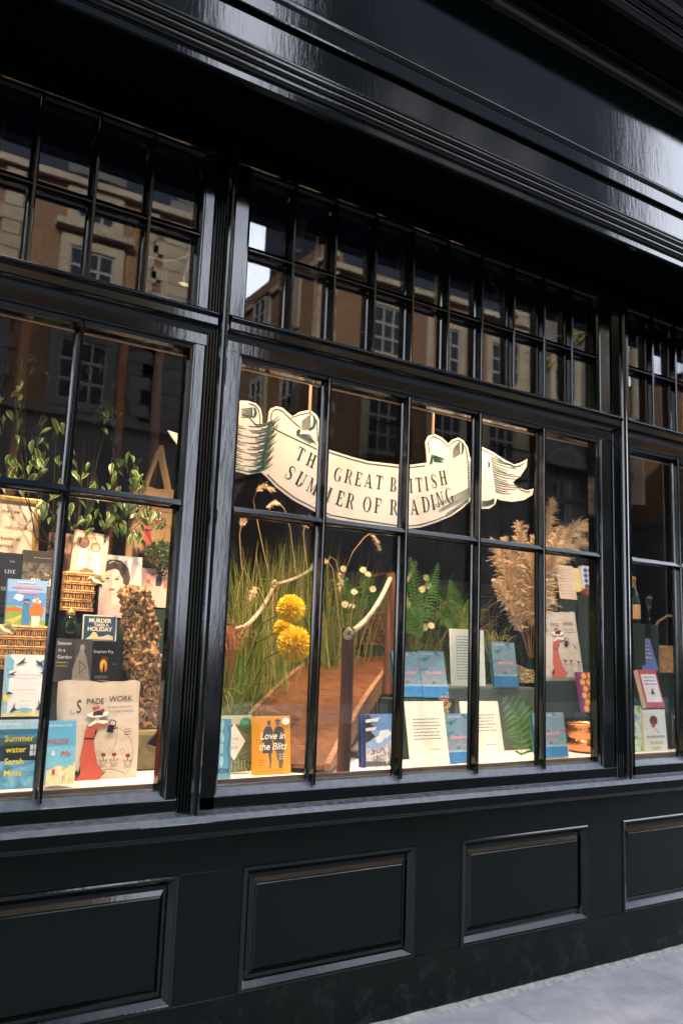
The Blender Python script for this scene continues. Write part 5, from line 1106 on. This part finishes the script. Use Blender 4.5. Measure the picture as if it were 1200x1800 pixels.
fern('shaded green fern between the daisies and the dark hamper', at(655, 1110, 1.55), [((600, 1020), (620, 1050)), ((640, 1000), (645, 1050)), ((690, 1005), (675, 1045)), ((590, 1075), (615, 1075)), ((705, 1050), (685, 1065))], 1.5, .09, FERN, wd=.010, n=24)
fern('green fern left of the rear bridge post', at(735, 1120, 1.15), [((700, 1010), (715, 1050)), ((770, 990), (750, 1040)), ((720, 980), (728, 1030)), ((690, 1075), (710, 1080))], 1.15, .075, FERN, wd=.008, n=24)
# clipped box bush behind the portrait book
c = at(281, 984, .755); bx = thing('box_bush', 'small clipped dark green box bush above the pink book', 'bush', (c.x, c.y, c.z-.14)); g = random.Random(3); m = MB()
for i in range(1500):
    d = Vector((g.gauss(0, 1), g.gauss(0, 1), g.gauss(0, 1))).normalized()*g.uniform(.75, 1.05)*Vector((1, .4, 1)).length*.062; p = c+d; e = Vector((g.gauss(0, 1), g.gauss(0, 1), g.gauss(0, 1))).normalized()*.014; m.ribbon([p, p+e*.5, p+e], [.004, .008, .003], BOX if g.random() < .7 else LEAFG)
m.build('leaves', bx, kind='stuff'); m = MB(); m.tube([(c.x, c.y, c.z-.05), (c.x, c.y, ZF)], .03, DARKWOOD, 8); m.build('trunk', bx)

# ================================================================== BASKETS, BARK, POTS AND OTHER PIECES
def hamper(label, px0, px1, pyt, pyb, Y, depth, mt, under=None, zz=None, handle=None, name='wicker_hamper'):
    a, b = at(px0, pyb, Y), at(px1, pyt, Y); Y = a.y; x0, x1, z0, z1 = a.x, b.x, a.z, b.z
    t = thing(name, label, 'basket', ((x0+x1)/2, Y+depth/2, z0)); m = MB()
    m.box((x0+.006, Y+.006, z0), (x1-.006, Y+depth-.006, z1-.004), WICKERD); m.build('basket_lining', t)
    g = random.Random(int(px1)); m = MB(); n = int((x1-x0)/.0085)
    rowsn = max(3, int((z1-z0)/.034))
    for r in range(rowsn):                         # short upright strands between woven bands
        za, zb = z0+(z1-z0)*r/rowsn, z0+(z1-z0)*(r+1)/rowsn
        for i in range(n): x = x0+(i+.5)*(x1-x0)/n+g.uniform(-.001, .001); m.tube([(x, Y+.002, za), (x+g.uniform(-.002, .002), Y-.004-g.random()*.003, (za+zb)/2), (x, Y+.002, zb)], .0038, mt, 5, caps=False)
        nd = int(depth/.009)
        for i in range(nd): y = Y+(i+.5)*depth/nd; m.tube([(x0+.002, y, za), (x0-.004, y, (za+zb)/2), (x0+.002, y, zb)], .0038, mt, 5, caps=False)
    m.build('uprights', t, kind='stuff'); m = MB()
    for r in range(rowsn+1):
        z = z0+(z1-z0)*r/rowsn
        for dz in (-.004, .004): m.tube([(x0-.003, Y+depth, z+dz), (x0-.004, Y-.003, z+dz)]+[(x0+(x1-x0)*k/30, Y-.005+.003*math.sin(k*2.2+r), z+dz) for k in range(31)]+[(x1+.003, Y+depth, z+dz)], .0042, mt, 5)
    m.build('woven_bands', t, kind='stuff')
    m = MB(); m.box((x0-.006, Y-.006, z1), (x1+.006, Y+depth+.004, z1+.012), mt); m.build('lid', t, bevel=.005)
    if handle:
        m = MB(); q = [_at0(x, y, Y+.1) for x, y in handle]; m.tube(q, .008, mt, 7); m.build('handle', t)
    if under: block((x0+x1)/2, Y+.01, Y+depth-.01, z0-.001, (x1-x0)*.95, under)
    return t
hamper('honey coloured wicker hamper under the novel with two figures', -70, 86, 1106, 1172, .40, .22, WICKER, under='honey wicker hamper')
hamper('honey coloured wicker basket under the tilted sepia book', 112, 168, 1012, 1070, .57, .16, WICKER, under='honey wicker basket', name='wicker_basket')
hamper('dark brown wicker hamper with hooped handle behind the bridge', 640, 715, 1072, 1132, 1.50, .3, WICKERD, under='dark brown wicker hamper', handle=[(627, 1075), (626, 1050), (634, 1030), (652, 1013), (676, 1008), (700, 1012)])
# cork bark
cb = thing('cork_bark_log', 'rough upright piece of cork bark beside the portrait biography', 'bark', at(258, 1282, .42)); g = random.Random(2); m = MB()
from mathutils import noise as mn
z0, z1 = at(258, 1282, .42).z, at(258, 1030, .42).z; rows = []
for j in range(101):
    v = j/100; xc = at(262-7*v+6*math.sin(v*5), 1282-252*v, .42); row = []
    for i in range(84):
        a = 6.283*i/84; n1 = mn.noise(Vector((math.cos(a)*1.6, math.sin(a)*1.6, v*6))); n2 = mn.noise(Vector((math.cos(a)*6, math.sin(a)*6, v*20))); n3 = mn.noise(Vector((math.cos(a)*14, math.sin(a)*14, v*45)))
        r = (.072+.024*n1+.022*n2+.018*n3)*(1 if v < .96 else (1-v)/.04*.4+.6); row.append((xc.x+r*math.cos(a), .50+DY+r*.9*math.sin(a), z0+(z1-z0)*v+.012*n2))
    rows.append(row)
m.grid(rows, CORK, True, True); m.face(rows[-1], CORK); m.build('bark', cb)
# olive canvas case with a black triangular opening
a = at(238, 1368, .42); b = at(285, 1282, .42); oc = thing('canvas_case', 'olive canvas case with a dark triangular opening under the cork bark', 'case', (a.x, .42, ZF)); OL = mat('olive_canvas', (.20, .165, .09), .9, noise=.2, nscale=40, bump=.3, bscale=200)
m = MB(); m.box((a.x-.05, .40+DY, ZF+.0005), (b.x+.08, .62+DY, z0-.002), OL); m.build('case_body', oc, bevel=.02)
m = MB(); q = [at(259, 1308, .396), at(282, 1278, .396), at(284, 1318, .396)]; m.face(q, BLACK); q2 = [p+Vector((0, .003, 0)) for p in q]; m.face(q2[::-1], BLACK)
for i in range(3): m.face([q[i], q2[i], q2[(i+1) % 3], q[(i+1) % 3]], BLACK)
m.build('opening', oc); m = MB(); m.tube([q[1], q[0], q[2]], .003, STEEL, 6); m.build('metal_edge', oc)
# glass jar lantern
a = at(121, 1123, .52); gj = thing('glass_jar', 'dark glass jar with brass neck beside the small blue book', 'jar', a); m = MB(); m.lathe([(.001, 0), (.034, .002), (.036, .06), (.026, .09), (.016, .10)], a, BOTTLE, 18); m.build('jar_body', gj)
m = MB(); m.lathe([(.017, .10), (.019, .102), (.019, .118), (.006, .128), (.001, .140)], a, GOLD, 16); m.build('jar_neck', gj); block(a.x, a.y-.03, a.y+.05, a.z, .08, 'dark glass jar')
# paper fortune-petals: cream silk petals near hamper
for lab, px, py, Y in (('cream crumpled silk petal at the left edge before the hamper', 10, 1106, .36), ('gold silk petal hanging from the wicker basket', 168, 1020, .54)):
    c = at(px, py, Y); t = thing('silk_petal', lab, 'petal', c); m = MB(); pr_ = mat('cream_silk', (.75, .62, .36), .5); rows = []
    for j in range(7): rows.append([(c.x+(i/6-.5)*.075, c.y-.012+.010*math.sin(i*1.1+j), c.z+(j/6-.5)*.04*math.sin(math.pi*(i+.6)/7.2)+.006*math.sin(i*2)) for i in range(7)])
    m.grid(rows, pr_); m.build('petal_body', t)
# copper pot
a = at(1030, 1328, .26); t = thing('copper_pot', 'shiny hammered copper pot in the right corner of the middle window', 'pot', (a.x, a.y, ZF+.001)); m = MB()
m.lathe([(.001, 0), (.088, .001), (.105, .012), (.116, .040), (.114, .062), (.106, .074), (.104, .080), (.110, .088), (.121, .112), (.122, .130), (.116, .150), (.122, .160), (.124, .164), (.118, .164), (.110, .150), (.100, .03), (.001, .012)], (a.x, a.y, ZF+.001), COPPER, 40); m.build('pot_body', t)
# gold foil bag
a = at(905, 1200, .55); b = at(948, 1160, .55); t = thing('foil_bag', 'crumpled gold foil bag beside the pampas vase', 'bag', (a.x, a.y, a.z)); m = MB(); rows = []
for j in range(9): rows.append([(a.x+(b.x-a.x)*(i/8)*(1.0)-.02*(1-j/8), .53+DY+.02*math.sin(i*1.7+j*1.1)+.02*j/8, a.z+(.11-.05*i/8)*j/8) for i in range(9)])
m.grid(rows, BRASSG); m.build('foil_sheet', t)
# dried flower sprig on the card
c = at(786, 1243, .16); t = thing('dried_flower_sprig', 'brown dried flower sprig above the large text card', 'dried flowers', (c.x, .3, c.z-.03)); g = random.Random(9); m = MB()
for i in range(130): p = c+Vector((g.gauss(0, .016), g.gauss(.02, .008), g.gauss(0, .022))); e = Vector((g.gauss(0, 1), g.gauss(0, .4), g.gauss(.4, 1))).normalized()*.016; m.ribbon([p, p+e*.5, p+e], [.003, .008, .003], g.choice([STEM, PAMPASD, PAMPASD]))
m.build('flower_heads', t, kind='stuff'); m = MB(); m.tube([c+Vector((0, .03, -.02)), c+Vector((.01, .14, -.03)), c+Vector((.02, .17, -.03))], .002, STEM, 5); m.build('stalk', t)
# green jar, red flowers and dark cloth at the right
a = at(1036, 1132, .58); t = thing('green_jar', 'pale green ceramic jar at the right edge of the middle window', 'jar', a); JG = mat('pale_green_glaze', (.25, .42, .17), .25); m = MB(); m.lathe([(.001, 0), (.05, .002), (.056, .05), (.056, .19), (.04, .22), (.042, .235), (.036, .235), (.001, .22)], a, JG, 22); m.build('jar_body', t); block(a.x, a.y-.05, a.y+.06, a.z, .12, 'pale green jar')
c = at(1034, 1042, .55); t = thing('red_flower_bunch', 'small bunch of red and green silk flowers at the top right of the middle window', 'flowers', (c.x, .55, c.z-.03)); REDP = mat('red_petal', (.55, .05, .03), .5); g = random.Random(14); m = MB()
for i in range(120): p = c+Vector((g.gauss(0, .03), g.gauss(0, .01), g.gauss(0, .012))); e = Vector((g.gauss(0, 1), g.gauss(-.4, .5), g.gauss(.4, 1))).normalized()*.024; m.ribbon([p, p+e*.5, p+e], [.006, .014, .005], g.choice([REDP, REDP, FERN]))
m.build('petals', t, kind='stuff'); block(c.x, c.y-.02, c.y+.05, c.z-.02, .10, 'red silk flowers')
# right window: bottle, flute, basket hoop
def at_floor_block(a, w, what): block(a.x, a.y-w/2, a.y+w/2, a.z, w, what)
a = at(1113, 1096, .48); t = thing('sparkling_wine_bottle', 'gold necked sparkling wine bottle in the right window', 'bottle', a); LAB = mat('orange_bottle_label', (.75, .42, .14), .5); m = MB(); m.lathe([(.001, 0), (.043, .002), (.044, .02), (.044, .14), (.034, .19), (.018, .24)], a, BOTTLE, 22); m.build('bottle_body', t)
m = MB(); m.lathe([(.0445, .03), (.0448, .032), (.0446, .12), (.037, .175)], a, LAB, 22); m.build('bottle_label', t); m = MB(); m.lathe([(.0185, .238), (.0165, .28), (.019, .285), (.0185, .31), (.001, .315)], a, GOLD, 18); m.build('foil_cap', t); at_floor_block(a, .10, 'sparkling wine bottle')
a = at(1141, 1098, .52); t = thing('champagne_flute', 'clear champagne flute beside the wine bottle', 'glass', a); m = MB(); m.lathe([(.001, 0), (.03, .002), (.005, .01), (.004, .09), (.016, .12), (.023, .16), (.021, .215), (.0195, .215), (.021, .16), (.012, .125), (.001, .11)], a, CLEARG, 18); m.build('glass_body', t); at_floor_block(a, .08, 'champagne flute')
hamper('wicker picnic basket with hooped handle in the right window', 1148, 1215, 1140, 1180, .62, .2, WICKER, under='picnic basket in the right window', handle=[(1142, 1135), (1146, 1110), (1156, 1092), (1172, 1082), (1190, 1084), (1202, 1096), (1210, 1120)], name='picnic_basket')
# bark covered poles behind the left window
for px, x1, lab, r0, r1 in ((212, 0, 'slim bark covered pole behind the fig plant', .020, .022), (276, 0, 'thick bark covered pole carrying the hanging tan tote bag', .036, .018), (36, 0, 'bark covered pole at the left edge of the left window', .028, .026)):
    a = at(px, 700, .92); t = thing('wooden_pole', lab, 'pole', (a.x, a.y, ZF)); m = MB(); g = random.Random(px); N = 26
    m.tube([(a.x+.006*math.sin(i*.9), a.y+.005*math.sin(i*1.3), ZF+(3.5-ZF)*i/N) for i in range(N+1)], [(r0+(r1-r0)*i/N)*g.uniform(.93, 1.08) for i in range(N+1)], BARKPOST, 12); m.build('pole_shaft', t)

# ================================================================== SPOTLIGHTS inside the window head
LENS = bpy.data.materials.new('lit_lamp_lens'); LENS.use_nodes = True; _e = LENS.node_tree.nodes['Principled BSDF']; _e.inputs['Emission Color'].default_value = (1, .72, .42, 1); _e.inputs['Emission Strength'].default_value = 12
def spot(label, pos, aim, power, ang=80, blend=.6, size=.035, length=.14, r=.032, HOUS=BLACK):
    pos, aim = Vector(pos), Vector(aim); d = (aim-pos).normalized(); t = thing('spotlight', label, 'spotlight', pos, group='warm spotlights in the window head')
    m = MB(); m.tube([pos-d*length, pos-d*(length-.012), pos], [r*.7, r, r], HOUS, 16, caps=False); m.face([pos-d*length+Vector((math.cos(a)*r*.7, 0, math.sin(a)*r*.7)) for a in [6.283*i/10 for i in range(10)]], HOUS); m.build('lamp_housing', t)
    m = MB(); a_ = d.cross(Vector((0, 0, 1))).normalized(); b_ = d.cross(a_); m.face([pos-d*.055+(a_*math.cos(6.283*i/16)+b_*math.sin(6.283*i/16))*r*.95 for i in range(16)][::-1], LENS); m.build('lamp_lens', t)
    top = Vector((pos.x, pos.y, 3.515)); m = MB(); m.tube([pos-d*length*.6, Vector((pos.x, pos.y, pos.z+.10)), top], .007, BLACK, 7); m.build('lamp_stem', t)
    L = bpy.data.lights.new('lamp_light', 'SPOT'); L.energy = power; L.color = (1, .69, .45); L.spot_size = R(ang); L.spot_blend = blend; L.shadow_soft_size = size
    o = bpy.data.objects.new('lamp_light', L); C.objects.link(o); o.parent = t; o.matrix_parent_inverse = wm(t).inverted(); o.matrix_basis = Matrix.Translation(pos+d*.01) @ d.to_track_quat('-Z', 'Y').to_matrix().to_4x4()
K = .72
spot('warm spotlight over the left part of the left window', (.35, .11, 3.27), (.50, .48, 1.4), 120*K)
a = _at0(281, 412, .26); b = _at0(324, 500, .26)
spot('long steel spotlight seen through the left transom panes', b, b+(b-a)*.6+Vector((-.16, .10, -.5)), 115*K, length=(b-a).length, r=.026, HOUS=STEEL)
spot('warm spotlight over the left part of the middle window', (1.62, .10, 3.27), (1.75, .60, 1.2), 85*K)
spot('warm spotlight over the banner in the middle window', (2.20, .10, 3.27), (2.25, .50, 1.2), 62*K)
spot('warm spotlight over the right centre of the middle window', (2.78, .10, 3.27), (2.75, .40, 1.2), 100*K)
spot('warm spotlight over the right part of the middle window', (3.30, .12, 3.27), (3.45, .60, 1.3), 95*K)
spot('warm spotlight in the right window', (4.05, .22, 3.27), (4.15, .5, 1.2), 35*K)
spot('warm spotlight aimed at the back of the footbridge', (2.45, .80, 3.3), (2.62, 1.3, 1.2), 210*K)
spot('warm spotlight behind the banner over the front of the footbridge', (1.80, .56, 3.3), (1.98, .62, 1.1), 85*K, ang=55)
# loose black cables behind the left transom
cb = thing('lamp_cable', 'loose black lamp cable looping behind the left transom panes', 'cable', at(230, 410, .25)); m = MB()
m.tube([_at0(x, y, .25) for x, y in ((80, 462), (120, 458), (160, 440), (190, 405), (208, 388), (222, 398), (228, 392), (232, 402), (224, 420), (232, 438), (244, 442), (236, 424), (240, 400), (248, 392), (262, 384))], .004, BLACK, 6); m.build('cable_run', cb)
m = MB(); m.tube([_at0(x, y, .22) for x, y in ((262, 450), (285, 457), (310, 456), (334, 446))], .005, STEEL, 6); m.build('cable_end', cb)
